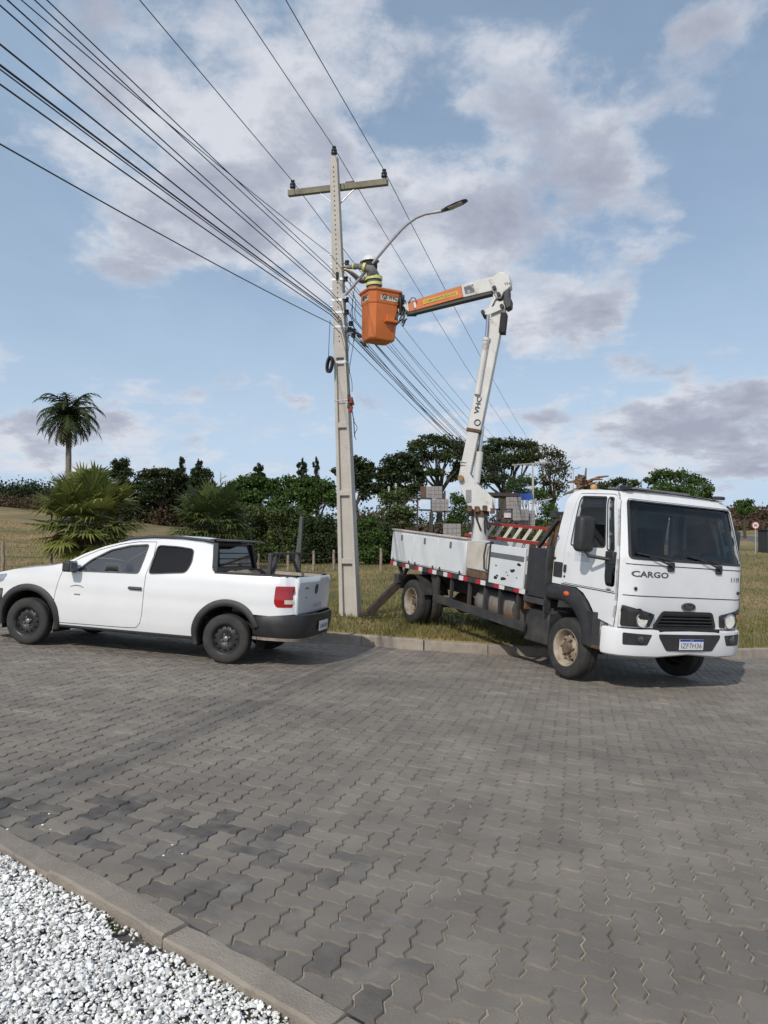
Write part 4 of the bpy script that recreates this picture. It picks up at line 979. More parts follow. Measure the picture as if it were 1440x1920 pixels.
    # wheels
    for s in (-1, 1):
        wheel(T, (0, s * .93, .385), s, .385, .235, .235, 'front')
        wheel(T, (-4.2, s * 1.0, .385), s, .385, .225, .235, 'dual'); wheel(T, (-4.2, s * .74, .385), s, .385, .225, .235, 'dual')
    MB().tube([(-4.2, -.8, .385), (-4.2, .8, .385)], .09, 12).build('rear_axle', m_rust, T, smooth=60); MB().sphere((-4.2, 0, .40), .2, 12, 8).build('differential', m_rust, T, smooth=180)
    MB().tube([(0, -.85, .36), (0, .85, .36)], .06, 10).build('front_axle', m_under, T)
    for y in (-.40, .40): MB().beam((.75, y, .74), (-5.1, y, .74), .08, .22).build('chassis_rail', m_blackdirty, T, bevel=.005)
    MB().box((-.75, 0, .62), (.9, .6, .6)).build('gearbox', m_under, T, bevel=.08)
    # bed deck and boxes
    z0, z1 = 1.03, 1.60; ys = -1.10
    MB().box((-2.98, 0, .985), (4.35, 2.2, .075)).build('deck', m_blackdirty, T, bevel=.006)
    for s in (-1, 1):
        Y = s * 1.10
        x = -5.14
        for k in range(3):       # tool boxes with drop doors
            L = .88; bx = MB().box((x + L / 2, Y - s * .24, (z0 + z1) / 2), (L - .008, .48, z1 - z0)).build('tool_box', m_bedwhite, T, bevel=.012)
            MB().box((x + L / 2, Y + s * .006, (z0 + z1) / 2 - .01), (L - .03, .016, z1 - z0 - .07)).build('box_door', m_bedwhite, bx, bevel=.006)
            MB().box((x + L / 2 - .02, Y + s * .02, z1 - .12), (.055, .016, .10)).build('latch', m_trim, bx, bevel=.004)
            for hx in (.12, L - .12): MB().box((x + hx, Y + s * .018, z0 + .03), (.03, .014, .06)).build('hinge', m_blackdirty, bx)
            x += L
        MB().box((-3.82, Y - s * .02, z1 + .012), (2.66, .10, .03)).build('box_lid_rail', pm('cream_rail', (.52, .48, .40), .6), T, bevel=.006)
        MB().box((-2.15, Y - s * .02, (z0 + z1) / 2 + .06), (.66, .03, z1 - z0 - .14)).build('mid_panel', pm('stained_cream_panel', (.56, .53, .47), .6, c2=(.45, .40, .33), scale=5, c3=(.22, .14, .08), s3=11, k3=(.66, .78)), T, bevel=.004)
        MB().box((-2.15, Y - s * .05, z0 + .05), (.66, .06, .10)).build('step_board', m_rust, T, bevel=.004)
        fp = MB().box((-1.355, Y, (z0 + z1) / 2 - .02), (.86, .035, z1 - z0)).build('side_board', m_bedwhite, T, bevel=.006)
        MB().box((-1.355, Y + s * .0225, z0 + .40), (.84, .012, .07)).build('board_rib', m_trim, fp, bevel=.004)
        rr = random.Random(31 + s)
        for k in range(13):
            px, pz = -1.355 + rr.uniform(-.30, .36), z0 + rr.uniform(.06, .32); w = rr.uniform(.02, .07)
            MB().prism([(px + cos(a) * w * rr.uniform(.6, 1.2), pz + sin(a) * w * .4 * rr.uniform(.5, 1.3)) for a in [2 * pi * q / 7 for q in range(7)]], Y + s * .0182, Y + s * .0186, lambda a, b, h: (a, h, b)).build('paint_chip', m_under, fp, smooth=0)
        MB().tube([(-1.80, Y + s * .02, z1 + .0), (-1.84, Y + s * .07, z1 - .02), (-1.86, Y + s * .08, z1 - .2), (-1.84, Y + s * .07, z1 - .40), (-1.80, Y + s * .02, z1 - .42)], .014, 8).build('grab_handle', m_black, T, smooth=60)
        MB().box((-1.795, Y + s * .005, (z0 + z1) / 2), (.02, .05, z1 - z0 + .04)).build('stanchion', m_black, T)
        # reflective edge
        for k in range(9):
            xx = -5.07 + k * .50
            if xx > -.95: break
            pr = [(pm('reflector_red', (.45, .012, .03), .35), 'red_reflector'), (pm('reflector_white', (.72, .70, .70), .35), 'white_reflector')]
            for j, (mt, nm) in enumerate(pr if k not in (4, 5) else pr[::-1]):
                MB().box((xx + j * .13, Y + s * .006, .985), (.128, .008, .07)).build(nm, mt, T, smooth=0)
        # side guard
        MB().beam((-3.45, Y + s * -.03, .56), (-.86, Y - s * .03, .50), .05, .13).build('side_guard_rail', m_blackdirty, T, bevel=.006)
        for xx in (-3.4, -2.95, -2.4, -1.95, -1.55, -1.1): MB().beam((xx, Y - s * .06, .97), (xx + .02, Y - s * .06, .5), .045, .05).build('side_guard_post', m_blackdirty, T)
        MB().beam((-3.62, Y - s * .1, .95), (-3.45, Y - s * .1, .62), .05, .16).build('mud_flap_bracket', m_blackdirty, T)
        MB().beam((-.95, Y - s * .15, .55), (-.45, Y - s * .15, .78), .07, .09).build('cab_step_brace', m_blackdirty, T)
        MB().box((-.70, Y - s * .27, .55), (.52, .34, .46)).build('battery_box', m_blackdirty, T, bevel=.02)
        # fuel tank
        MB().tube([(-2.35, Y - s * .35, .66), (-1.35, Y - s * .35, .66)], .22, 18).build('fuel_tank', pm('rusty_tank', (.20, .19, .17), .6, c2=(.11, .10, .09), scale=5, c3=(.30, .13, .04), s3=3, k3=(.52, .66)), T, smooth=50, bevel=.01)
        # rear mudguard and tail
        MB().grid([[(-4.2 + cos(a) * .47, y_, .40 + sin(a) * .47) for y_ in (s * 1.12, s * .6)] for a in [lerp(.35, pi - .35, k / 10) for k in range(11)]]).build('rear_mudguard', m_blackdirty, T, smooth=60)
        # stabiliser leg
        MB().box((-4.83, s * .95, .72), (.16, .34, .16)).build('outrigger_housing', m_blackdirty, T, bevel=.01)
        a = Vector((-4.83, s * 1.0, .68)); b = Vector((-4.95, s * 1.55, .05 if s < 0 else .10))
        MB().beam(a, b, .13, .13).build('outrigger_leg', pm('dark_rusty_steel', (.028, .021, .018), .8, c2=(.05, .033, .024), scale=6), T, bevel=.008)
        MB().beam(b + Vector((0, -.15, -.03)), b + Vector((0, .15, -.03)), .24, .03).build('outrigger_foot', MATS['dark_rusty_steel'], T)
        for (px_, pz_) in ((-5.02, 1.0), (-4.62, 1.0)): MB().beam((px_, s * .98, .98), (-4.83, s * .98, .76), .05, .05).build('outrigger_strut', m_blackdirty, T)
    # black cabinet between bed and cab, frame, hoses, wooden posts
    for s in (-1, 1): MB().box((-.665, s * .93, 1.28), (.42, .34, .66)).build('cabinet', m_black, T, bevel=.01)
    for s in (-1, 1):
        MB().box((-.875, s * 1.04, 1.2), (.03, .10, .90)).build('cabinet_post', m_rust, T); MB().box((-.455, s * 1.04, 1.2), (.03, .10, .90)).build('cabinet_post', m_blackdirty, T); MB().box((-.665, s * 1.08, .90), (.46, .05, .08)).build('cabinet_rail', m_blackdirty, T)
        MB().beam((-.86, s * .95, 1.62), (-.48, s * .95, 2.02), .05, .05).build('headboard_brace', m_blackdirty, T); MB().beam((-.55, s * .9, 1.55), (-.50, s * .9, 2.08), .05, .07).build('headboard_post', m_rust, T); MB().beam((-.70, s * .9, 1.55), (-.58, s * .9, 2.06), .05, .06).build('headboard_post', m_rust, T)
    MB().beam((-.52, -1.0, 2.07), (-.52, 1.0, 2.07), .07, .06).build('headboard_rail', m_blackdirty, T)
    MB().tube([(-.55, y, 2.10 + .03 * sin(y * 9)) for y in [lerp(-1, .2, k / 10) for k in range(11)]], .055, 8).build('hose_bundle', m_black, T, smooth=60)
    for (dx, dy, h, w) in ((0, -.55, 2.66, .08), (-.02, -.42, 2.58, .07), (.02, -.30, 2.5, .06)): MB().beam((-.62 + dx, dy, 1.5), (-.60 + dx, dy + .02, h), w, .09).build('wooden_post', pm('old_grey_timber', (.085, .072, .06), .9, c2=(.05, .043, .036), scale=6, bump=.4, bscale=30), T, bevel=.006)
    rr = random.Random(8)
    for k in range(12):       # sticks and rope ends tied on top
        p = Vector((-.60 + rr.gauss(0, .05), -.50 + rr.gauss(0, .10), 2.56 + rr.gauss(0, .07))); d = Vector((rr.gauss(0, .09), rr.gauss(0, .15), rr.gauss(.02, .07)))
        MB().tube([p - d, p + Vector((0, 0, .02)), p + d], [.014, .02, .010], 6).build('tied_stick', pm('bleached_sticks', (.22, .15, .09), .9, c2=(.12, .08, .05), scale=12), T, smooth=60)
    MB().tube([(-.62 + .09 * cos(a), -.46 + .12 * sin(a), 2.50 + .03 * sin(2 * a) + a * .006) for a in [q * .5 for q in range(38)]], .02, 6).build('rope_coil', m_rust, T, smooth=60)
    return T
truck = build_truck()

# ------------------------------------------------------------------ boom and bucket of the truck (surveyed in the world, parented to the truck)
def build_boom():
    T = truck
    B = lambda mb, name, mat, par=None, **k: mb.build(name, mat, T if par is None else par, inv=TI, **k)
    up = (TR.to_3x3() @ Vector((0, 0, 1)))
    colb = TM @ Vector((-3.42, 0, 1.0)); 
    # boom plane: through the column towards the bucket
    dirb = Vector((-1.46, .40, 0)).normalized(); side = Vector((dirb.y, -dirb.x, 0))       # side points away from camera
    C = Vector((colb.x, colb.y, 0)); C = Vector((1.70, 13.62, 0))
    def P(x, y, off=0.): # pixel -> point in boom plane (+ offset sideways)
        r = ray_dir(x, y); o = Vector((0, 0, CAMZ)); k = (C - o).dot(side) / r.dot(side); return o + r * k + side * off
    # column and turret
    c0 = P(899, 1012); c1 = P(899, 968)
    B(MB().tube([Vector((c1.x, c1.y, c0.z - .3)), c1], .145, 20), 'boom_column', m_boom, smooth=60)
    B(MB().tube([c1, c1 + Vector((0, 0, .14))], .175, 20), 'slew_ring', m_rust, smooth=60)
    rr = random.Random(6)
    for k in range(5):
        a = rr.uniform(3.3, 6.0); p = c1 + Vector((cos(a) * .18, sin(a) * .18, rr.uniform(-.02, .16))); B(MB().tube([p, p + Vector((rr.gauss(0, .02), -.02, -.16)), p + Vector((rr.gauss(0, .04), 0, -.36))], .018, 6), 'hydraulic_hose', m_black, smooth=60)
    for k in range(4): B(MB().box(c1 + Vector((lerp(-.2, .2, k / 3), -.2, .10 + rr.uniform(-.04, .05))), (.08, .08, .10)), 'valve_block', m_rust, bevel=.01)
    for o in (-.16, .16):     # two turret cheeks
        pts = [P(x, y, o) for x, y in ((884, 955), (926, 960), (926, 935), (917, 928), (895, 905), (884, 890), (876, 884), (867, 886), (862, 897), (866, 912), (876, 940))]
        mb = MB(); n = len(pts); v = [p - side * .02 for p in pts] + [p + side * .02 for p in pts]
        mb.add(v, [tuple(range(n)), tuple(range(2 * n - 1, n - 1, -1))] + [(i + n, (i + 1) % n + n, (i + 1) % n, i) for i in range(n)]); B(mb, 'turret_cheek', m_boom, smooth=0, bevel=.006)
    B(MB().beam(P(905, 958), P(905, 930), .30, .30), 'turret_core', m_boom, bevel=.02)
    B(MB().box(P(882, 931, -.187), (.10, .012, .22)), 'turret_plate', pm('grey_plate', (.28, .29, .3), .5))
    B(MB().tube([P(868, 898, -.26), P(868, 898, .26)], .05, 14), 'pivot_pin', pm('rusty_brass', (.30, .19, .09), .5, metal=.4), smooth=60)
    # lower boom
    pv, el = P(872, 894), P(937, 580)
    d = (el - pv).normalized()
    B(MB().beam(pv - d * .08, pv.lerp(el, .40), .20, .22, .19, .21, up=side), 'boom_base_section', m_boom, bevel=.012)
    B(MB().beam(pv.lerp(el, .27), el + d * .12, .25, .24, .21, .21, up=side), 'lower_boom', m_boom, bevel=.014)
    jo = pv.lerp(el, .27); B(MB().beam(jo - d * .02, jo + d * .05, .265, .255, up=side), 'boom_collar', m_rust, bevel=.02)
    l0, l1 = P(909, 610), P(921, 505)
    # VHC lettering climbing the boom
    u = d; wv = (u.cross(-side)).normalized()
    lc = P(898, 762, -.130); text_mb('VHC', .085, lambda a, b: lc + u * a - wv * b, width=.30, bold=.02).build('boom_lettering', m_darkmark, T, inv=TI, smooth=0)
    rg = P(892, 793, -.130); B(MB().tube([rg + u * cos(2 * pi * k / 16) * .05 + wv * (sin(2 * pi * k / 16) * .05 + .05) for k in range(17)], .008, 5, cap=False), 'boom_logo_ring', m_darkmark)
    mk = P(937, 640, 0) ; B(MB().beam(P(943, 628, -.10), P(947, 592, -.10), .10, .24, up=side), 'dark_patch', m_under)  # near-black block on the boom just below the elbow
    # lift cylinder of the lower boom
    b0, b1 = P(893, 905), P(905, 800)
    B(MB().tube([b0, b0.lerp(b1, .55)], .065, 14), 'lift_cylinder', m_boom, smooth=60); B(MB().tube([b0.lerp(b1, .5), b1], .034, 12), 'cylinder_rod', m_chrome, smooth=60)
    B(MB().tube([P(876, 868, -.11), P(866, 866, -.13), P(866, 872, -.13), P(874, 873, -.11)], .012, 6), 'hose_loop', m_boom, smooth=60)
    # upper cylinder alongside the lower boom
    q0, q1, q2 = P(897, 742, -.13), P(914, 640, -.13), P(917, 595, -.13)
    B(MB().tube([q0, q1], .055, 14), 'knuckle_cylinder', m_boom, smooth=60); B(MB().tube([q1, q2], .03, 10), 'cylinder_rod', m_chrome, smooth=60); B(MB().tube([q1 - d * .02, q1 + d * .03], .065, 14), 'cylinder_gland', m_boom, smooth=60)
    # knuckle
    def plate(name, px, o, t, mat, **k):
        pts = [P(x, y, o) for x, y in px]; n = len(pts); mb = MB(); v = [p - side * t / 2 for p in pts] + [p + side * t / 2 for p in pts]
        mb.add(v, [tuple(range(n)), tuple(range(2 * n - 1, n - 1, -1))] + [(i + n, (i + 1) % n + n, (i + 1) % n, i) for i in range(n)]); return B(mb, name, mat, **k)
    plate('elbow_casting', [(918, 527), (938, 514), (948, 514), (957, 522), (960, 540), (954, 546), (946, 552), (941, 562), (934, 564), (926, 552), (922, 541)], 0, .26, m_boom, smooth=0, bevel=.02)
    plate('elbow_shield', [(950, 542), (957, 545), (957, 560), (961, 566), (960, 578), (951, 583), (945, 572), (945, 556)], 0, .24, m_black, smooth=0, bevel=.02)
    for o in (-.15, .15):
        plate('link_plate', [(907, 587), (909, 594), (918, 595), (942, 585), (947, 577), (944, 568), (938, 575), (914, 584)], o, .03, m_boom, smooth=0, bevel=.004)
        plate('link_arm', [(917, 584), (921, 585), (932, 562), (928, 557)], o * .9, .03, m_boom, smooth=0, bevel=.004)
    plate('link_web', [(921, 583), (936, 577), (942, 566), (934, 563), (928, 566)], 0, .2, m_under, smooth=0)
    for (x, y) in ((908, 590), (943, 579), (929, 545), (937, 557)): B(MB().tube([P(x, y, -.20), P(x, y, .20)], .035, 12), 'link_pin', m_blackdirty, smooth=60)
    text_mb('VHC', .055, lambda a, b: P(955, 536, -.135) + dirb * -a * 1.0 + Vector((0, 0, b)), width=.15).build('elbow_lettering', m_darkmark, T, inv=TI, smooth=0)
    # upper boom: white root and orange insulated arm
    a0, a1, a2 = P(936, 532), P(868, 549), P(768, 578)
    dd = (a2 - a0).normalized(); nv = dd.cross(side).normalized(); nv = nv if nv.z > 0 else -nv
    B(MB().beam(a0, a1, .20, .25, .20, .235, up=nv), 'upper_boom_root', m_boom, bevel=.012)
    B(MB().beam(a1, a2, .185, .22, .165, .185, up=nv), 'upper_boom', m_orange, bevel=.012)
    B(MB().beam(a0 - nv * .145 + dd * .15, a2 - nv * .115, .17, .05, .15, .04, up=nv), 'boom_underside_tray', pm('dark_grey_tray', (.06, .065, .065), .7), bevel=.006)
    pc = a0.lerp(a1, .80) - side * .102 
    B(MB().beam(pc - dd * .085, pc + dd * .085, .006, .14, up=nv), 'load_chart', pm('load_chart_print', (.07, .08, .09), .5, c2=(.3, .31, .32), scale=22, contrast=(.5, .6)))
    tc = a1.lerp(a2, .40) - side * .0935
    B(MB().beam(tc - dd * .32 , tc + dd * .32, .004, .075, up=nv), 'warning_strip', pm('warning_yellow', (.62, .40, .02), .5))
    tdir = -dd if dd.x < 0 else dd
    text_mb('COMPONENTE ISOLADO', .04, lambda a, b: tc - side * .004 + tdir * a + nv * b, width=.58, bold=.01).build('warning_lettering', m_darkmark, T, inv=TI, smooth=0)
    lc2 = a1.lerp(a2, .88) - side * .09; B(MB().beam(lc2 - dd * .02, lc2 + dd * .02, .005, .10, up=nv), 'boom_label', m_plate)
    B(MB().beam(a2, a2 + dd * .12, .15, .17, .12, .14, up=nv), 'boom_tip', m_boom, bevel=.012)
    # bucket mount and hoses
    m0 = a2 + dd * .10; bk = P(747, 583)
    B(MB().beam(m0, bk, .08, .06), 'bucket_bracket', m_boom, bevel=.006); B(MB().box(P(752, 572), (.10, .16, .34), Matrix.Rotation(.25, 3, 'Z')), 'control_box', m_blackdirty, bevel=.015)
    for k in range(9):
        x0, y0 = rr.uniform(746, 757), rr.uniform(552, 566); q = [P(x0, y0, rr.uniform(-.15, .1)), P(x0 + rr.uniform(0, 8), y0 + 8, rr.uniform(-.2, .1)), P(rr.uniform(748, 762), 580, rr.uniform(-.2, .1)), P(rr.uniform(750, 770), rr.uniform(583, 592), 0)]
        B(MB().tube([q[0], q[0].lerp(q[1], .5) + Vector((0, 0, .04)), q[1], q[2], q[3]], .012, 6), 'control_hose', m_black, smooth=60)
    for k in range(5):
        x0 = 747 + k * 3; lo = rr.uniform(600, 622); q = [P(x0 + 6, 582, -.05), P(x0 + rr.uniform(-4, 4), (582 + lo) / 2, -.1), P(x0 + rr.uniform(-6, 3), lo, -.1), P(x0 + 5, (590 + lo) / 2, -.05)]
        B(MB().tube(q, .017, 6), 'hanging_hose', m_black, smooth=60)
    B(MB().tube([P(768, 570, -.1), P(775, 561, -.1), P(781, 562, -.1), P(783, 570, -.1)], .010, 6), 'lifting_eye', m_trim, smooth=60)
    B(MB().box(P(772, 588), (.18, .12, .08)), 'tilt_valve', m_black, bevel=.01)
    # bucket: chamfered fibreglass tub with a rim band
    bc_t = P(713, 549); bc_b = P(708, 641); axis = (bc_t - bc_b); H = axis.length; az = axis.normalized()
    yawb = radians(28); ax = Vector((cos(yawb), sin(yawb) * -1, 0)); ax = Vector((cos(radians(24)), sin(radians(24)), 0)); ax = (ax - az * ax.dot(az)).normalized(); ay = az.cross(ax)
    def loop(w, z, ch=.10):
        a, c = w / 2, ch; return [bc_b + ax * x + ay * y + az * z for x, y in ((-a + c, -a), (a - c * .5, -a), (a, -a + c * .5), (a, a - c * .5), (a - c * .5, a), (-a + c, a), (-a, a - c), (-a, -a + c))]
    LV = [(.47, 0.0), (.50, .03), (.555, H * .70), (.565, H * .71), (.575, H * .72), (.60, H * .955), (.645, H * .96), (.645, H), (.58, H), (.53, H * .7), (.46, .04)]
    mb = MB(); v = []; f = []
    for w, z in LV: v += loop(w, z)
    for i in range(len(LV) - 1):
        for k in range(8): f.append((i * 8 + k, i * 8 + (k + 1) % 8, (i + 1) * 8 + (k + 1) % 8, (i + 1) * 8 + k))
    f.append(tuple(range(7, -1, -1))); f.append(tuple(range((len(LV) - 1) * 8, len(LV) * 8))); mb.add(v, f)
    bko = B(mb, 'bucket', m_orange, smooth=25)
    sc_ = bc_b + az * (H * .36) + ax * .10 - ay * .27
    stp = MB(); stp.box(sc_ - ay * .05, (.22, .12, .05), Matrix((ax, ay, az)).transposed()); stp.box(sc_ - ay * .02 + az * .07, (.16, .05, .10), Matrix((ax, ay, az)).transposed()); stp.build('bucket_step', m_orange, bko, inv=TI, bevel=.008)
    m_log = pm('logo_ground', (.66, .62, .52), .5, c2=(.5, .45, .36), scale=12)
    for (cen, e1, nrm, w) in ((bc_b + az * H * .84 - ay * .292 + ax * .06, ax, -ay, .34), (bc_b + az * H * .84 - ax * .292 - ay * .02, -ay, -ax, .26)):
        MB().beam(cen - e1 * w / 2, cen + e1 * w / 2, .006, .125, up=az).build('logo_plate', m_log, bko, inv=TI)
        cc = cen + nrm * .0065
        text_mb('VHC', .07, lambda a, b: cc + e1 * (a + w * .18) + az * b, width=w * .52, bold=.03).build('logo_lettering', m_darkmark, bko, inv=TI, smooth=0)
        rg = cc - e1 * w * .28; mbx = MB(); mbx.tube([rg + e1 * cos(2 * pi * k / 18) * .046 + az * sin(2 * pi * k / 18) * .046 for k in range(19)], .006, 5, cap=False); mbx.beam(rg - e1 * .03 + az * .035, rg - az * .04, .006, .016, up=nrm); mbx.beam(rg + e1 * .03 + az * .035, rg - az * .04, .006, .016, up=nrm); mbx.build('logo_mark', m_darkmark, bko, inv=TI, smooth=0)
    return bc_b, az, H, P
BKB, BKZ, BKH, BP = build_boom()

# red ladder lying on the truck bed
def build_ladder():
    M = TM @ Matrix.Translation((0, 0, 0))
    m_rl = pm('red_fibreglass_rail', (.33, .035, .03), .5, c2=(.27, .03, .025)); m_rg = pm('cream_rung', (.62, .56, .46), .5)
    L = thing('ladder', 'long red fibreglass ladder with cream rungs on the truck bed', 'ladder', M @ Matrix.Translation((-3.55, .30, 1.62)))
    for z in (.0, .25): MB().beam((-1.3, .10 * (z > 0), z), (1.35, .10 * (z > 0), z), .035, .06).build('rail', m_rl, L, bevel=.006)
    for k in range(9):
        x = -1.15 + k * .285
        for o in (0, .05): MB().tube([(x + o, 0.0, .02), (x + o + .07, .10, .24)], .016, 8).build('rung', m_rg, L, smooth=60)
build_ladder()

# ------------------------------------------------------------------ worker in the bucket
def build_worker():
    P = BP
    J = {'pelvis': ((704, 572, 0), .135), 'waist': ((703, 553, 0), .125), 'chest': ((702, 532, 0), .14), 'upper': ((699, 519, 0), .12), 'neck': ((697, 511.5, 0), .06), 'head': ((695.5, 505, 0), .075),
         'shL': ((700, 519, -.17), .078), 'elL': ((679, 507, -.24), .056), 'wrL': ((657, 505, -.12), .04), 'haL': ((652, 504, -.10), .036),
         'shR': ((700, 519, .17), .078), 'elR': ((674, 524, .14), .056), 'wrR': ((656, 509, .03), .04), 'haR': ((651, 507, .0), .036),
         'hiL': ((704, 580, -.09), .10), 'knL': ((692, 602, -.11), .068), 'anL': ((704, 627, -.10), .05), 'ftL': ((696, 632, -.10), .04),
         'hiR': ((704, 580, .09), .10), 'knR': ((692, 602, .11), .068), 'anR': ((704, 627, .10), .05), 'ftR': ((696, 632, .10), .04)}
    E = [('pelvis', 'waist'), ('waist', 'chest'), ('chest', 'upper'), ('upper', 'neck'), ('neck', 'head'), ('upper', 'shL'), ('shL', 'elL'), ('elL', 'wrL'), ('wrL', 'haL'), ('upper', 'shR'), ('shR', 'elR'), ('elR', 'wrR'), ('wrR', 'haR'),
         ('pelvis', 'hiL'), ('hiL', 'knL'), ('knL', 'anL'), ('anL', 'ftL'), ('pelvis', 'hiR'), ('hiR', 'knR'), ('knR', 'anR'), ('anR', 'ftR')]
    for n_ in ('pelvis', 'waist', 'chest', 'upper', 'neck', 'head', 'shL', 'shR', 'hiL', 'hiR'): J[n_] = ((J[n_][0][0], J[n_][0][1] - 8, J[n_][0][2] - .04), J[n_][1])
    names = list(J); pts = [P(*J[n][0]) for n in names]; rad = [J[n][1] for n in names]; ed = [(names.index(a), names.index(b)) for a, b in E]
    # fingers: short chains rooted in the palm, curled towards the pole fittings
    fw = (P(640, 500) - P(700, 500)).normalized(); aw = Vector((0, 1, 0))
    for h in ('haL', 'haR'):
        i = names.index(h); c = pts[i]
        for k in range(5):
            o = aw * ((k - 1.5) * .019) if k < 4 else aw * -.03
            L = (.040, .046, .043, .033, .030)[k]; b = len(pts)
            pts += [c + fw * .025 + o, c + fw * (.025 + L) + o + Vector((0, 0, .008)), c + fw * (.025 + L * 1.5) + o + Vector((0, 0, -.022))]; rad += [.0095, .009, .008]
            ed += [(i, b), (b, b + 1), (b + 1, b + 2)]
    me = bpy.data.meshes.new('body'); me.from_pydata([tuple(p) for p in pts], ed, []); o = bpy.data.objects.new('body', me); COL.objects.link(o)
    md = o.modifiers.new('skin', 'SKIN'); md.use_smooth_shade = True
    for i, r in enumerate(rad): me.skin_vertices[0].data[i].radius = (r, r); me.skin_vertices[0].data[i].use_root = (i == 0)
    o.modifiers.new('sub', 'SUBSURF').levels = 2
    dg = bpy.context.evaluated_depsgraph_get(); em = bpy.data.meshes.new_from_object(o.evaluated_get(dg)); v = [p.co.copy() for p in em.vertices]; f = [tuple(p.vertices) for p in em.polygons]
    bpy.data.objects.remove(o)
    mb = MB(); mb.add(v, f); hc = P(694, 496, -.04); nb = len(mb.f)
    ROT = Matrix((fw, Vector((0, 0, 1)).cross(fw).normalized(), Vector((0, 0, 1)))).transposed()
    mb.sphere(hc, .105, 16, 12, (.98, .78, 1.14), ROT); mb.sphere(hc + fw * .105 + Vector((0, 0, -.005)), .018, 8, 6, (1, .8, 1.5), ROT); mb.sphere(hc + fw * .095 + Vector((0, 0, -.055)), .022, 8, 6, (.6, 1.2, .4), ROT)
    for s in (-1, 1): mb.sphere(hc + ROT @ Vector((-.005, s * .082, -.01)), .026, 8, 6, (.7, .4, 1.2), ROT); mb.sphere(hc + ROT @ Vector((.088, s * .034, .015)), .012, 8, 6)
    base = BKB
    T = thing('person', 'worker in grey uniform with yellow reflective bands and white helmet reaching to the pole', 'person', Matrix.Translation(base))
    I = Matrix.Translation(-base)
    m_cloth = pm('grey_work_cloth', (.20, .185, .185), .9, c2=(.15, .14, .14), scale=9, bump=.3, bscale=40); m_skin = pm('skin', (.33, .19, .13), .6); m_glove = pm('leather_glove', (.34, .26, .15), .8)
    b = mb.build('body', m_cloth, T, smooth=180, inv=I); b.data.materials.append(m_skin); b.data.materials.append(m_glove)
    hl = [pts[names.index('haL')], pts[names.index('haR')]]; nk = pts[names.index('neck')]
    for pl in b.data.polygons:
        c = pl.center + base
        if (c - hc).length < .16 and c.z > nk.z - .01: pl.material_index = 1
        elif min((c - h).length for h in hl) < .085 or c.x < hl[0].x: pl.material_index = 2
    # helmet with brim and neck flap
    hm = MB(); R2 = ROT @ Matrix.Rotation(radians(8), 3, 'Y')
    prof = [(0, .135), (.06, .128), (.10, .095), (.122, .04), (.128, .015), (.165, .005), (.166, -.004), (.12, .0)]
    M4 = Matrix.Translation(hc + Vector((0, 0, .035))) @ R2.to_4x4() @ Matrix.Diagonal((1.12, 1, .9, 1)); hm.lathe(prof, 24, M4, caps=False); hm.build('helmet', pm('white_helmet', (.76, .76, .76), .3, coat=.4), T, smooth=50, inv=I)
    fl = MB(); rows = []
    for k in range(13):
        a = lerp(radians(70), radians(290), k / 12); rows.append([hc + ROT @ Vector((cos(a) * r_ * 1.05, sin(a) * r_, z)) for r_, z in ((.135, .035), (.14, -.03), (.135, -.085))])
    fl.grid(rows); fl.build('neck_flap', pm('black_neck_flap', (.02, .02, .022), .8), T, smooth=60, inv=I)
    m_band = pm('reflective_yellow', (.52, .58, .06), .5, c2=(.60, .60, .30), scale=30)
    def band(a, b, t, r, w, sx=1.0):
        c = a.lerp(b, t); d = (b - a).normalized(); ref = Vector((0, 1, 0)) if abs(d.y) < .8 else Vector((1, 0, 0)); x = d.cross(ref).normalized(); y = d.cross(x)
        mb = MB(); mb.grid([[c + d * z + (x * cos(q) * sx + y * sin(q)) * rr_ for q in [2 * pi * k / 20 for k in range(21)]] for z, rr_ in ((-w / 2, r * .98), (-w / 2, r), (w / 2, r), (w / 2, r * .98))]); mb.build('reflective_band', m_band, T, smooth=60, inv=I)
    g = lambda n: pts[names.index(n)]
    band(g('chest'), g('waist'), .02, .160, .06); band(g('chest'), g('waist'), .55, .150, .05); band(g('elL'), g('wrL'), .35, .058, .035); band(g('shL'), g('elL'), .50, .083, .045); band(g('shR'), g('elR'), .50, .083, .045)
build_worker()

# ------------------------------------------------------------------ concrete pole, cross-arm, street lamp, lines
PB = at(657, 1154, 14.5); PT = at(626.5, 296, 14.5)
PZ = (PT - PB).normalized(); PH = (PT - PB).length
E2 = Vector((.26, 1, 0)).normalized(); E1 = Vector((E2.y, -E2.x, 0))          # across and along the line
m_conc = pm('pole_concrete', (.48, .455, .41), .85, c2=(.41, .385, .345), scale=2.2, c3=(.27, .25, .22), s3=5, k3=(.62, .85), bump=.35, bscale=60)
m_galv = pm('galvanised_steel', (.62, .63, .64), .35, metal=.7, c2=(.5, .51, .52), scale=12)
m_ins = pm('black_insulator', (.012, .012, .014), .35, coat=.3)
m_wire = pm('black_cable', (.02, .021, .024), .6); m_wireg = pm('bare_aluminium_wire', (.10, .105, .115), .5, metal=.3)
def pole_pt(z, a, b):        # a,b in half widths
    t = z / PH; return PB + PZ * z + E1 * (a * lerp(.178, .070, t)) + E2 * (b * lerp(.135, .060, t))
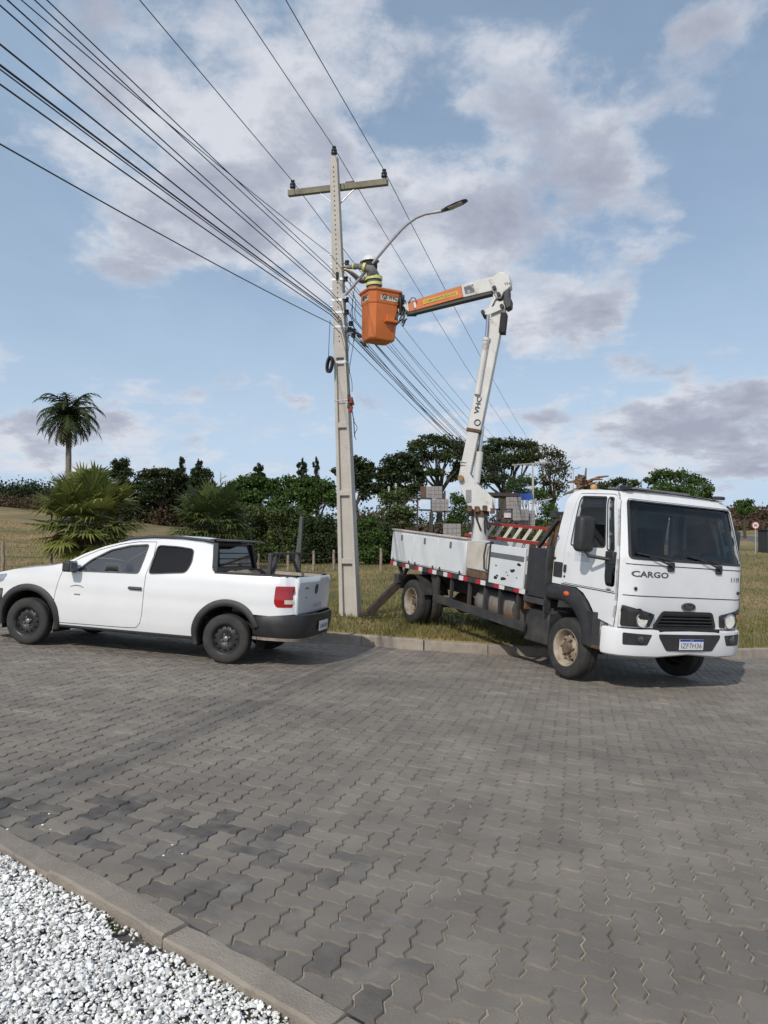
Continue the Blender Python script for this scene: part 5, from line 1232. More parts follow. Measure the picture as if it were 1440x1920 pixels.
def build_pole():
    T = thing('utility_pole', 'tall pale concrete utility pole with recessed panels beside the bucket', 'pole', Matrix.Translation(PB))
    I = Matrix.Translation(-PB)
    def hex_(mb, z0, z1, a0, a1, b0, b1):
        v = [pole_pt(z, a, b) for z in (z0, z1) for a, b in ((a0, b0), (a1, b0), (a1, b1), (a0, b1))]
        mb.add(v, [(3, 2, 1, 0), (4, 5, 6, 7), (0, 1, 5, 4), (1, 2, 6, 5), (2, 3, 7, 6), (3, 0, 4, 7)])
    zt = 4.86
    for (a0, a1) in ((-1, -.58), (.66, 1)):
        mb = MB(); hex_(mb, -.35, zt, a0, a1, -1, 1); mb.build('flange', m_conc, T, smooth=0, inv=I, bevel=.008)
    mb = MB(); hex_(mb, -.35, zt, -.6, .68, -.42, .42); mb.build('web', m_conc, T, smooth=0, inv=I)
    for py in (1053, 927, 801):
        z = (1154 - py) / (1154 - 296) * PH; mb = MB(); hex_(mb, z - .045, z + .05, -.6, .68, -.96, .96); mb.build('rib', m_conc, T, smooth=0, inv=I, bevel=.006)
    # upper shaft: plate with a row of bolt holes
    rows_z = np.linspace(zt, PH, 9)
    outline = [(-1, zt), (1, zt), (1, PH), (-1, PH)]
    hz = [zt + .18 + k * .092 for k in range(45) if zt + .18 + k * .092 < PH - .2]
    holes = []
    for z in hz:
        w = lerp(.178, .070, z / PH); holes.append([(cos(q) * .013 / w, z + sin(q) * .016) for q in [2 * pi * k / 8 for k in range(8)]])
    mb = MB(); panel(mb, outline, holes, lambda a, z: pole_pt(z, a, -1), .25, skirt=lambda a, z: pole_pt(z, a, -.2)); mb.build('front_plate', m_conc, T, smooth=0, inv=I)
    mb = MB(); hex_(mb, zt - .02, PH, -.995, .995, -.25, 1); mb.build('shaft', m_conc, T, smooth=0, inv=I)
    mb = MB(); hex_(mb, zt - .03, zt + .20, -.99, .99, -.99, -.2); mb.build('shaft_foot', m_conc, T, smooth=0, inv=I)
    mb = MB(); hex_(mb, zt - .01, zt + .005, -.6, .6, -.9, -.3)
    # steel straps
    for py in (528, 567, 590, 617, 683):
        z = (1154 - py) / (1154 - 296) * PH; mb = MB()
        v = [pole_pt(z + dz, a, b) for dz in (-.022, .022) for a, b in ((-1.04, -1.05), (1.04, -1.05), (1.04, 1.05), (-1.04, 1.05))]
        mb.add(v, [(0, 1, 5, 4), (1, 2, 6, 5), (2, 3, 7, 6), (3, 0, 4, 7)]); mb.build('strap', m_galv, T, smooth=0, inv=I, solid=-.004)
    z = (1154 - 755) / (1154 - 296) * PH; mb = MB(); mb.tube([pole_pt(z, a, b) for a, b in ((-1.03, -1.03), (1.03, -1.03), (1.03, 1.03), (-1.03, 1.03), (-1.03, -1.03))], .008, 6); mb.build('tie_wire', m_galv, T, inv=I)
    c = pole_pt((1154 - 522) / 858 * PH, .05, -1.0); MB().box(c, (.05, .05, .14)).build('bolt_plate', m_under, T, inv=I)
    # cross-arm with braces and insulators
    ac = pole_pt((1154 - 348) / 858 * PH, 0, 1.0) + E2 * .055
    arm = MB(); arm.beam(ac - E1 * .99, ac + E1 * 1.0, .095, .115); arm.build('cross_arm', pm('mossy_grey_timber', (.22, .205, .15), .9, c2=(.15, .145, .105), scale=5, bump=.5, bscale=30), T, inv=I, bevel=.006)
    bz = pole_pt((1154 - 385) / 858 * PH, 0, 1.0) + E2 * .02
    for s in (-1, 1): MB().beam(ac + E1 * s * .36 - Vector((0, 0, .05)), bz, .006, .035, up=E2).build('arm_brace', m_galv, T, inv=I)
    MB().beam(ac + E1 * .18 + Vector((0, 0, .062)) - E2 * .02, ac + E1 * .34 + Vector((0, 0, .075)), .06, .03).build('bird_nest_twigs', m_rust, T, inv=I)
    tops = []
    for p, h in ((ac - E1 * .90 + Vector((0, 0, .06)), 0), (PT + Vector((0, 0, .0)), .03), (ac + E1 * .93 + Vector((0, 0, .06)), 0)):
        M = I @ Matrix.Translation(p)
        MB().lathe([(.012, -.05), (.012, .06)], 8, M).build('insulator_pin', m_galv, T, smooth=60)
        MB().lathe([(.02, .035 + h), (.055, .04 + h), (.062, .06 + h), (.045, .085 + h), (.058, .10 + h), (.05, .13 + h), (.03, .145 + h), (.04, .16 + h), (.038, .185 + h), (0, .19 + h)], 16, M).build('insulator', m_ins, T, smooth=60)
        tops.append(p + Vector((0, 0, .165 + h)))
    # side brackets with spool insulators on the right face
    sp = []
    for py, out in ((498, .10), (528, .06), (567, .06), (590, .05), (612, .12), (623, .09), (634, .16)):
        z = (1154 - py) / 858 * PH; a = pole_pt(z, 1.0, -.6); b = a + E1 * out
        MB().tube([a - E1 * .03, b + E1 * .02], .012, 6).build('bracket', m_galv, T, smooth=60, inv=I)
        M = I @ Matrix.Translation(b); MB().lathe([(.02, -.045), (.042, -.04), (.042, -.012), (.024, 0), (.042, .012), (.042, .04), (.02, .045)], 12, M).build('spool_insulator', m_ins, T, smooth=50); sp.append(b)
    for py in (480, 498, 505, 515, 545, 565, 578, 590):
        z = (1154 - py) / 858 * PH; a = pole_pt(z, -1.0, -.6); MB().tube([a + E1 * .02, a - E1 * .05], .010, 6).build('hook', m_galv, T, smooth=60, inv=I)
    return tops, sp
TOPS, SPOOLS = build_pole()

def line_pt(px, py):          # where a wire seen at a pixel crosses the vertical sheet of the line (runs along E2 past the pole)
    r = ray_dir(px, py); o = Vector((0, 0, CAMZ)); c = PB + E1 * -.15; k = (c - o).dot(E1) / r.dot(E1); return o + r * k
def wire(name, label, group, pts, r, mat, cat='cable', n=6):
    o = MB().tube(pts, r, n).build(name, mat, smooth=180); tag(o, label, cat, group); return o
def parab(a, b, c, tb, n=40):
    """curve through a (t=0), b (t=tb) and c (t=1): straight in plan, parabola in height"""
    out = []; za, zb, zc = a.z, b.z, c.z
    for i in range(n + 1):
        t = i / n; L0 = (t - tb) * (t - 1) / (tb); L1 = t * (t - 1) / (tb * (tb - 1)); L2 = t * (t - tb) / (1 - tb)
        out.append(Vector((lerp(a.x, c.x, t), lerp(a.y, c.y, t), za * L0 + zb * L1 + zc * L2)))
    return out
FARP = at(999, 985, 66)
FAR_Z = at(999, 868, 66).z
def build_lines():
    # three bare conductors on the cross-arm: back over the camera and on to the next pole
    exits = ((262, 0), (441, 0), (536, 0)); nm = ('end of the cross-arm away from the lamp', 'top of the concrete pole', 'end of the cross-arm above the lamp')
    for i, (t, e) in enumerate(zip(TOPS, exits)):
        r = ray_dir(*e); o = Vector((0, 0, CAMZ)); k = (t - o).dot(E1) / r.dot(E1); m = o + r * k
        end = t - E2 * 44; tb = (m - t).length / 44; end.z = t.z + .4
        f = FARP + E1 * (-1.0, 0, 1.0)[i] * 1; f.z = FAR_Z + (.15, .3, .15)[i]
        pts = parab(t, m, end, min(.6, abs((m - t).dot(E2)) / 44))
        md = t.lerp(f, .5) - Vector((0, 0, .55)); pts = list(reversed(pts)) + parab(t, md, f, .5, 24)[1:]
        wire('power_line', 'bare overhead conductor resting on the ' + nm[i], 'bare overhead conductors', pts, .0075, m_wireg, 'power line')
    spec = [((619, 476), (40, 0), .007), ((620, 503), (88, 0), .008), ((620, 511), (65, 0), .008), ((620, 546), (14, 0), .009), ((620, 552), (0, 10), .009), ((620, 577), (0, 83), .011), ((620, 582), (0, 122), .013), ((620, 585), (0, 130), .008), ((620, 590), (0, 158), .010), ((620, 606), (0, 270), .009)]
    words = ('highest of', 'second from the top of', 'third from the top of', 'fourth from the top of', 'fifth from the top of', 'fifth from the bottom of', 'thickest of', 'third from the bottom of', 'second from the bottom of', 'lowest of')
    rg = random.Random(12)
    for i, (a, e, r) in enumerate(spec):
        a = line_pt(*a); m = line_pt(*e); end = a - E2 * 44; end.z = a.z + rg.uniform(.1, .5); pts = parab(a, m, end, abs((m - a).dot(E2)) / 44, 60); r *= .75
        f = FARP.copy(); f.z = FAR_Z - 1.6 - i * .12; f -= E1 * .15; md = a.lerp(f, .5); md.z -= .7 + .06 * (i % 4)
        pts = list(reversed(pts)) + parab(a, md, f, .5, 30)[1:]
        wire('cable', words[i] + ' the black cables strapped to the concrete pole below its cross-arm', 'cables on the pole', pts, r, m_wire)
    # service drops leaving the spool insulators to the next pole
    for i, b in enumerate(SPOOLS[1:5]):
        f = FARP.copy(); f.z = FAR_Z - 1.2 - i * .35; f += E1 * .12; md = b.lerp(f, .5); md.z -= .5 + .25 * i
        wire('service_wire', ('highest of', 'second from the top of', 'second from the bottom of', 'lowest of')[i] + ' the thin wires leaving the spool insulators of the pole', 'thin wires on the spools', parab(b, md, f, .5, 36), .007, m_wire)
    # loose ends hanging beside the pole
    for i, (x0, y0, x1, y1, w) in enumerate(((648, 570, 655, 742, 'from strap to red lamp body'), (651, 618, 660, 735, ''), (660, 560, 664, 640, ''), (668, 515, 655, 700, ''), (657, 520, 668, 600, ''), (664, 785, 668, 825, ''))):
        a = at(x0, y0, 14.35); b = at(x1, y1, 14.35); pts = [a.lerp(b, t) + Vector((.04 * sin(t * 7 + i), .02 * cos(t * 5 + i), 0)) * (4 * t * (1 - t)) for t in [k / 14 for k in range(15)]]
        wire('loose_wire', ('loose wire running from the second strap down to the red fuse bundle', 'loose wire dropping from the lowest spool to the red fuse bundle', 'short loose wire hanging close beside the orange bucket', 'long curved loose wire from the lamp arm to the pole shaft', 'short loose wire hanging under the worker forearms', 'loose wire end trailing below the red fuse bundle')[i], 'loose wires beside the pole', pts, .006, m_wire)
    # cable clamps in the span, coil and junction bundle
    for (x, y, lab) in ((683, 646, 'black cable clamp just below the orange bucket'), (674, 629, 'black cable clamp beside the orange bucket bottom'), (663, 620, 'black cable clamp between the pole and the bucket')):
        c = at(x, y, 14.55); mb = MB(); mb.box(c, (.075, .09, .06), Matrix.Rotation(.5, 3, 'Y')); mb.tube([c + Vector((-.08, 0, .06)), c + Vector((.08, 0, -.06))], .018, 6); o = mb.build('cable_clamp', m_ins, bevel=.008); tag(o, lab, 'clamp', 'cable clamps')
    c = at(616.5, 683, 14.3); mb = MB()
    for k in range(5): mb.tube([c + Vector((-.0 + .045 * cos(a) + k * .008 + .03 * sin(a) * .6, .05 * sin(a) * (.6 + .1 * k) + k * .012, .15 * sin(a))) for a in [2 * pi * q / 22 for q in range(23)]], .018, 6, cap=False)
    o = mb.build('cable_coil', m_wire, smooth=180); tag(o, 'black coil of spare cable hung on the side of the concrete pole', 'cable coil')
    mb = MB().tube([at(619, 600, 14.3), at(617, 640, 14.3), at(616, 668, 14.3)], .006, 6); o = mb.build('coil_lead', m_wire, smooth=180); tag(o, 'thin lead running down to the black cable coil', 'cable')
    T = thing('junction_bundle', 'red and black fuse bundle hanging on the concrete pole', 'fuse box', Matrix.Translation(at(657, 757, 14.3)))
    m_jr = pm('dull_red_plastic', (.23, .025, .025), .5)
    rg = random.Random(3)
    for k in range(6): MB().box((rg.uniform(-.05, .05), rg.uniform(-.03, .03), rg.uniform(-.11, .11)), (.06, .06, .12), Matrix.Rotation(rg.uniform(-.4, .4), 3, 'Y')).build('fuse_holder', m_jr if k % 2 else m_black, T, bevel=.012)
    MB().tube([(.03, 0, -.12), (.06, 0, -.3), (.08, 0, -.62)], .010, 6).build('tail', m_wire, T, smooth=60)
build_lines()

def build_street_lamp():
    T = thing('street_lamp', 'street lamp with curved galvanised arm and flat dark head on the concrete pole', 'street lamp', Matrix.Translation(at(645, 556, 14.32)))
    I = T.matrix_world.inverted() if False else Matrix.Translation(-at(645, 556, 14.32))
    ctrl = [(644, 557, 14.35), (668, 530, 14.2), (700, 492, 14.0), (730, 456, 13.83), (752, 431, 13.7), (765, 419, 13.62), (780, 408, 13.54), (797, 401, 13.46), (815, 398, 13.38), (832, 395, 13.3)]
    MB().tube([at(*c) for c in ctrl], .028, 10).build('arm', m_galv, T, smooth=60, inv=I)
    a, b = at(828, 396, 13.31), at(876, 375, 13.1); d = (b - a).normalized(); s = d.cross(Vector((0, 0, 1))).normalized(); u = s.cross(d)
    rows = []
    for t, w, h in ((0, .03, .026), (.08, .04, .03), (.25, .075, .028), (.6, .09, .025), (.88, .08, .02), (1, .05, .01)):
        p = a.lerp(b, t); rows.append([p + s * w * x + u * h * z for x, z in ((-1, 0), (-.7, .8), (0, 1), (.7, .8), (1, 0), (.8, -.6), (0, -.7), (-.8, -.6), (-1, 0))])
    mb = MB().grid(rows); mb.f.append(tuple(range(7, -1, -1))); n = len(rows) - 1; mb.f.append(tuple(n * 9 + k for k in range(8))); mb.build('lamp_head', pm('dark_grey_lamp_casting', (.05, .055, .06), .5), T, smooth=50, inv=I)
    pc = a.lerp(b, .55) - u * .019; MB().beam(pc - d * .13, pc + d * .13, .13, .006, up=u).build('led_panel', pm('unlit_led_panel', (.35, .35, .33), .3), T, inv=I)
    MB().box(at(645, 556, 14.35), (.08, .08, .10)).build('clamp', m_galv, T, inv=I)
build_street_lamp()

# the next pole down the line, with its cross-arm
def build_far_pole(px, d, y0, y1, label, arm=(960, 1032), w=.16, lamp=True):
    b = at(px, y0, d); t = at(px, y1, d); b.z = min(b.z, ground_z(b.x, b.y)) - .2
    T = thing('utility_pole', label, 'pole', Matrix.Translation(b)); I = Matrix.Translation(-b)
    MB().beam(b, t, w * 1.4, w * 1.4, w * .8, w * .8, up=(0, 1, 0)).build('shaft', m_conc, T, inv=I)
    if arm:
        a0, a1 = at(arm[0], y1 + 4, d), at(arm[1], y1 - 1, d); MB().beam(a0, a1, .10, .11).build('cross_arm', pm('pale_grey_timber', (.34, .32, .27), .9), T, inv=I)
        for k in (.03, .5, .97): p = a0.lerp(a1, k); MB().lathe([(.02, .04), (.06, .06), (.05, .12), (.03, .2), (0, .21)], 8, Matrix.Translation(p - b)).build('insulator', m_ins, T, smooth=60)
    if lamp:
        MB().tube([at(px, 943, d), at(px + 12, 940, d), at(px + 26, 937, d)], .04, 6).build('lamp_arm', m_galv, T, inv=I); MB().beam(at(px + 24, 938, d), at(px + 36, 935, d), .2, .1).build('lamp_head', m_galv, T, inv=I)
build_far_pole(999, 66, 1000, 868, 'concrete pole with cross-arm and small lamp behind the red ladder')
build_far_pole(1075, 130, 960, 878, 'slender distant pole with two short cross-arms above the truck cab', (1064, 1087), .16, False)
for (x, y0, y1, lab) in ((729, 990, 912, 'shorter of the two thin white posts left of the steel frame'), (742, 985, 906, 'taller of the two thin white posts beside the steel frame')):
    b = at(x, y0, 52); b.z = min(b.z, ground_z(b.x, b.y)); t = at(x, y1, 52); o = MB().beam(b, t, .12, .12).build('white_post', m_conc, bevel=.01); tag(o, lab.replace('left of', 'beside'), 'post', 'white posts')

# ------------------------------------------------------------------ vegetation
m_bark = pm('grey_brown_bark', (.085, .07, .055), .95, c2=(.05, .042, .035), scale=5, bump=.6, bscale=18)
m_barkp = pm('pale_palm_bark', (.22, .19, .16), .9, c2=(.15, .13, .11), scale=3, bump=.5, bscale=14)
LM = {'dark': leafmat('evergreen_leaves', (.016, .030, .010), (.055, .075, .022), .3), 'umbrella': leafmat('umbrella_tree_leaves', (.022, .040, .012), (.080, .105, .030), .3), 'green': leafmat('broad_leaves', (.026, .058, .012), (.10, .165, .032), .35),
      'olive': leafmat('olive_shrub_leaves', (.035, .058, .016), (.14, .175, .055), .35), 'dry': leafmat('dry_brush_leaves', (.05, .035, .022), (.15, .105, .06), .25), 'sparse': leafmat('sparse_brown_leaves', (.05, .05, .022), (.12, .105, .05), .3),
      'palm': leafmat('feather_palm_leaf', (.016, .030, .010), (.06, .085, .026), .25, c3=(.16, .12, .06)), 'fan': leafmat('fan_palm_leaf', (.045, .075, .018), (.26, .28, .075), .3, c3=(.26, .22, .09)), 'fan_dark': leafmat('green_fan_palm_leaf', (.030, .055, .016), (.13, .165, .05), .3, c3=(.24, .21, .09)), 'dead': leafmat('dead_palm_leaf', (.05, .038, .028), (.17, .13, .09), .15)}
def rdir(r):
    z = r.uniform(-1, 1); a = r.uniform(0, 2 * pi); q = sqrt(1 - z * z); return Vector((q * cos(a), q * sin(a), z))
def leaves(mb, c, rad, n, size, r, tone0=.5, up=.3):
    """n leaf faces spread through an ellipsoid, thicker towards its skin"""
    for _ in range(n):
        d = rdir(r); k = r.random() ** .45 * (r.uniform(1, 1.3) if r.random() < .14 else 1); p = Vector((c[0] + d.x * rad[0] * k, c[1] + d.y * rad[1] * k, c[2] + d.z * rad[2] * k))
        nn = (rdir(r) + d * .5 + Vector((0, 0, up))).normalized(); t = nn.cross(rdir(r))
        if t.length < 1e-3: continue
        t.normalize(); b = nn.cross(t); s = size * r.uniform(.5, 1.25)
        mb.add([p - t * s * .5, p + b * s * .34, p + t * s * .5, p - b * s * .34], [(0, 1, 2, 3)], min(1, max(0, tone0 + r.gauss(0, .24))))
def tree(name, label, cat, base_px, d, clumps, leaf, n, size, seed, group=None, trunk_r=.22, depth=1.0, bark=None, stems=1, extra=None, squash=1.0, gap=0.):
    """tree or bush standing at distance d; clumps are (x, y, rx, ry) of the crown, surveyed, each given depth of its own"""
    r = random.Random(seed); k = d / F_PX
    b = at(base_px[0], base_px[1], d); g = ground_z(b.x, b.y); b.z = g
    T = thing(name, label, cat, Matrix.Translation(b), group); I = Matrix.Translation(-b)
    mb = MB(); cs = []
    xs = [c[0] for c in clumps]; w = (max(xs) - min(xs) + 30) * k * .5
    for (x, y, rx, ry) in clumps:
        yo = r.uniform(-.7, .7) * w * depth; c = at(x, y, d + yo * 0.6); rad = (rx * k, max(rx * .9, 4) * k * depth, ry * k); cs.append((c, rad))
        m = max(6, int(rx * ry / 45)); nl = int(n * 2.3 * rx * ry / 1000.); size_ = size * .78; leaves(mb, c, rad, int(nl * .75), size_, r, .45)
        for q in range(m):       # each mass is several twigs of leaves with gaps between them
            dd = rdir(r); kk = r.random() ** .45; sc = Vector((c.x + dd.x * rad[0] * .80 * kk, c.y + dd.y * rad[1] * .80 * kk, c.z + dd.z * rad[2] * .80 * kk)); f = r.uniform(.34, .60)
            leaves(mb, sc, (rad[0] * f, rad[1] * f, rad[2] * f * squash), max(14, int(nl / m)), size_ * r.uniform(.8, 1.25), r, r.uniform(.2, .8))
    mb.build('crown', LM[leaf], T, smooth=0, tone=True, inv=I)
    tr = MB(); hub = b.lerp(Vector((sum(c[0].x for c in cs) / len(cs), sum(c[0].y for c in cs) / len(cs), min(c[0].z - c[1][2] * .3 for c in cs))), .75)
    for s_ in range(stems):
        o = Vector((r.gauss(0, .3), r.gauss(0, .3), 0)) * (s_ > 0) * (trunk_r * 6); tr.tube([b + o + Vector((0, 0, -.2)), (b + o).lerp(hub, .5) + Vector((r.gauss(0, .15), 0, 0)) * trunk_r * 3, hub + o * .6], [trunk_r * 1.3, trunk_r, trunk_r * .75], 8)
    for (c, rad) in cs:
        m = hub.lerp(c, .5) + Vector((r.gauss(0, .3), r.gauss(0, .3), -.15 * (c - hub).length * .3)); tr.tube([hub, m, c], [trunk_r * .6, trunk_r * .38, trunk_r * .12], 6)
        for q in range(2): e = c + Vector((rdir(r).x * rad[0], rdir(r).y * rad[1], abs(rdir(r).z) * rad[2])) * .8; tr.tube([m, m.lerp(e, .6) + rdir(r) * .1, e], [trunk_r * .3, trunk_r * .16, trunk_r * .05], 5)
    tr.build('trunk', bark or m_bark, T, smooth=60, inv=I)
    return T
GT = 'trees behind the field'
# broad umbrella trees behind the truck
tree('umbrella_tree', 'dark umbrella-crowned tree rising just beside the white boom above the grey panels', 'tree', (826, 985), 92, [(785, 838, 24, 16), (815, 826, 30, 14), (845, 830, 28, 15), (868, 846, 20, 18), (800, 856, 26, 14), (838, 852, 32, 16), (866, 872, 18, 20), (780, 872, 16, 14), (815, 885, 20, 10), (850, 892, 18, 12)], 'umbrella', 620, .42, 1, GT, .34, stems=3, squash=.75)
tree('umbrella_tree', 'broad dark tree between the boom and the far cross-arm pole', 'tree', (938, 985), 92, [(905, 848, 24, 18), (930, 836, 26, 15), (960, 832, 28, 14), (988, 836, 22, 14), (915, 872, 26, 18), (945, 862, 30, 18), (978, 858, 26, 16), (1000, 856, 16, 18), (905, 900, 18, 18), (935, 895, 22, 14)], 'umbrella', 620, .42, 2, GT, .34, stems=3, squash=.75)
tree('dark_tree', 'dark drooping evergreen left of the umbrella tree with low spreading boughs', 'tree', (752, 985), 84, [(735, 868, 26, 16), (760, 858, 24, 14), (780, 880, 18, 22), (720, 890, 26, 16), (750, 892, 30, 20), (715, 915, 26, 14), (745, 925, 34, 16), (775, 920, 18, 22), (790, 900, 12, 20)], 'dark', 720, .40, 3, GT, .28, squash=.6)
tree('dark_tree', 'dark rounded tree directly behind the concrete pole', 'tree', (675, 985), 84, [(670, 868, 22, 14), (690, 878, 14, 16), (650, 880, 18, 14), (672, 896, 26, 18), (655, 912, 20, 14), (688, 918, 18, 22), (632, 884, 12, 8)], 'dark', 720, .40, 4, GT, .25, squash=.7)
tree('bare_tree', 'sparse brownish tree with thin crown behind the truck headboard', 'tree', (1035, 985), 88, [(1025, 845, 22, 14), (1045, 858, 20, 18), (1030, 878, 24, 18), (1055, 885, 18, 22), (1020, 900, 18, 16), (1050, 912, 22, 16), (1030, 928, 28, 16)], 'sparse', 300, .36, 5, GT, .20, stems=2)
# evergreen grove on the rise
def araucaria(label, px, ytop, ybase, d, seed, wid):
    cl = []; n = 5
    for k in range(n): t = k / (n - 1); y = lerp(ytop + 5, lerp(ytop, ybase, .7), t); w = wid * (.6 + .8 * t); q_ = 3 * sin(seed + k * 2.3); cl += [(px - w * .55 + q_, y + 3, w * .5, 6), (px + w * .5, y - q_, w * .5, 6), (px, y - 3, w * .35, 8)]
    tree('conifer_tree', label, 'tree', (px, ybase), d, cl, 'dark', 1000, .42, seed, GT, .16, squash=.8)
tree('evergreen_tree', 'tallest black-green tree at the left end of the dark grove', 'tree', (228, 945), 95, [(218, 872, 12, 10), (234, 868, 12, 11), (226, 886, 16, 12), (212, 888, 12, 8), (240, 886, 12, 10), (228, 905, 22, 14), (215, 918, 18, 12), (242, 920, 18, 14)], 'dark', 900, .42, 11, GT, .25)
tree('evergreen_tree', 'wide dark dome in the middle of the evergreen grove', 'tree', (295, 950), 95, [(275, 892, 24, 12), (300, 886, 26, 10), (325, 892, 22, 12), (265, 912, 22, 16), (295, 910, 30, 18), (328, 912, 24, 18), (345, 905, 18, 16), (285, 930, 30, 12), (330, 932, 26, 12)], 'dark', 900, .42, 12, GT, .28)
tree('evergreen_tree', 'dark tree closing the grove beside the leafless grey tree', 'tree', (378, 950), 95, [(370, 884, 14, 10), (388, 892, 14, 14), (365, 902, 18, 16), (392, 915, 16, 18), (372, 925, 24, 16)], 'dark', 900, .42, 13, GT, .24)
araucaria('conifer with tiered tufts standing out of the middle of the grove', 340, 862, 940, 100, 14, 12); araucaria('conifer with tiered tufts beside the end of the grove', 373, 866, 940, 100, 15, 13)
araucaria('blunt conifer top above the green broadleaf trees', 485, 872, 950, 105, 16, 17); araucaria('conifer top nearest the concrete pole above the green trees', 567, 864, 950, 105, 17, 14); araucaria('thin spired conifer beside the concrete pole', 593, 862, 950, 108, 18, 8)
# leafless grey tree
def bare(px, y0, y1, d, seed, label, spread):
    r = random.Random(seed); k = d / F_PX; b = at(px, y0, d); b.z = min(b.z, ground_z(b.x, b.y)); t = at(px, y1, d); T = thing('leafless_tree', label, 'tree', Matrix.Translation(b)); I = Matrix.Translation(-b); tr = MB(); H = (t - b).length
    tr.tube([b, b.lerp(t, .5), t], [.12, .09, .03], 6)
    for q in range(26):
        z = r.uniform(.35, .9); s = b.lerp(t, z); e = s + Vector((r.gauss(0, 1), r.gauss(0, 1), r.uniform(.4, 1.2))) * spread * k * (1.1 - z * .6); m = s.lerp(e, .5) + rdir(r) * .15; tr.tube([s, m, e], [.05, .03, .012], 5)
        for w in range(4): f = m.lerp(e, r.random()) ; tr.tube([f, f + Vector((r.gauss(0, .5), r.gauss(0, .5), r.uniform(.1, .8))) * spread * k * .4], [.02, .008], 4)
    tr.build('trunk', pm('pale_grey_bark', (.20, .18, .165), .9), T, smooth=60, inv=I)
bare(414, 950, 884, 90, 41, 'leafless pale grey tree at the end of the dark grove', 14); bare(118, 955, 888, 120, 42, 'faint leafless tree beside the tall feather palm trunk', 14)
# green trees and shrubs along the fence
tree('broadleaf_tree', 'bright green rounded tree next to the leafless grey tree', 'tree', (460, 1010), 58, [(440, 915, 18, 14), (465, 902, 24, 14), (488, 908, 22, 16), (450, 932, 24, 16), (480, 930, 28, 18), (465, 950, 30, 14)], 'green', 760, .30, 21, GT, .16)
tree('broadleaf_tree', 'bright green rounded tree midway between leafless tree and concrete pole', 'tree', (540, 1010), 58, [(515, 910, 22, 14), (545, 905, 24, 14), (530, 930, 28, 18), (560, 928, 24, 16), (520, 948, 24, 14)], 'green', 760, .30, 22, GT, .16)
tree('broadleaf_tree', 'green tree touching the concrete pole on its shaded side grove', 'tree', (600, 1010), 58, [(585, 906, 22, 14), (610, 912, 22, 16), (595, 932, 26, 18), (620, 936, 16, 18), (575, 950, 24, 14)], 'green', 720, .30, 23, GT, .16)
GB = 'bushes along the fence'
tree('bush', 'olive green bush beside the small fan palm', 'bush', (470, 1075), 40, [(450, 965, 26, 20), (480, 960, 28, 18), (460, 1000, 34, 28), (500, 990, 28, 26), (485, 1030, 40, 26), (440, 1030, 24, 22)], 'olive', 560, .20, 31, GB, .07, stems=4)
tree('bush', 'olive bush behind the black ladder rack', 'bush', (540, 1075), 40, [(520, 970, 26, 20), (550, 965, 24, 20), (535, 1005, 34, 28), (565, 1000, 20, 28), (545, 1040, 40, 24)], 'olive', 560, .20, 32, GB, .07, stems=4)
tree('bush', 'dark thicket between the dark folded sheet and the concrete pole', 'bush', (595, 1072), 39, [(585, 985, 26, 20), (612, 985, 20, 22), (595, 1015, 34, 26), (618, 1030, 20, 26), (585, 1045, 34, 20)], 'dark', 620, .20, 33, GB, .07, stems=4)
tree('bush', 'glossy green bush on the sunny side of the concrete pole', 'bush', (690, 1066), 38, [(672, 985, 20, 14), (695, 980, 20, 14), (680, 1008, 28, 20), (705, 1010, 20, 22), (690, 1035, 36, 20), (665, 1035, 18, 24)], 'green', 640, .18, 34, GB, .07, stems=4)
tree('bush', 'dark bush beside the rear corner of the truck bed', 'bush', (725, 1066), 39, [(720, 1000, 18, 18), (738, 1005, 18, 22), (722, 1035, 26, 22), (742, 1040, 18, 18)], 'dark', 640, .20, 35, GB, .07, stems=4)
tree('bush', 'grey green bush under the two thin white posts', 'bush', (740, 1010), 50, [(725, 935, 20, 16), (750, 930, 20, 16), (738, 962, 30, 20), (765, 965, 18, 20), (740, 988, 34, 16)], 'olive', 520, .22, 36, GB, .07, stems=4)
tree('bush', 'green bush behind the turret of the boom', 'bush', (862, 1010), 56, [(858, 935, 18, 14), (878, 945, 14, 16), (862, 965, 24, 18), (848, 980, 16, 14)], 'green', 560, .24, 37, GB, .07, stems=3)
tree('bush', 'green trees mass behind the blue tarpaulin', 'bush', (985, 1000), 74, [(965, 905, 22, 14), (990, 900, 20, 12), (975, 925, 26, 14), (1010, 930, 20, 18), (1030, 960, 20, 22), (1015, 985, 18, 14)], 'green', 600, .3, 38, GB, .08, stems=3)
# trees behind the cab
tree('roadside_tree', 'low dull green tree showing over the truck cab roof towards the beacon', 'tree', (1165, 985), 78, [(1130, 912, 18, 10), (1155, 905, 22, 10), (1185, 908, 20, 11), (1150, 930, 30, 16), (1190, 932, 26, 16), (1165, 958, 36, 18)], 'umbrella', 620, .34, 51, GT, .2)
tree('roadside_tree', 'fuller bright green tree showing over the middle of the cab roof', 'tree', (1265, 985), 74, [(1225, 900, 16, 12), (1245, 890, 22, 14), (1275, 892, 24, 13), (1300, 900, 22, 14), (1325, 915, 14, 16), (1245, 920, 32, 20), (1290, 922, 36, 20), (1320, 938, 18, 16), (1265, 952, 40, 20)], 'green', 640, .32, 52, GT, .22)
tree('roadside_tree', 'small round green tree on the brown bank beside the road sign', 'tree', (1397, 985), 84, [(1388, 945, 12, 8), (1402, 942, 13, 8), (1396, 955, 18, 10)], 'green', 800, .34, 53, GT, .14)
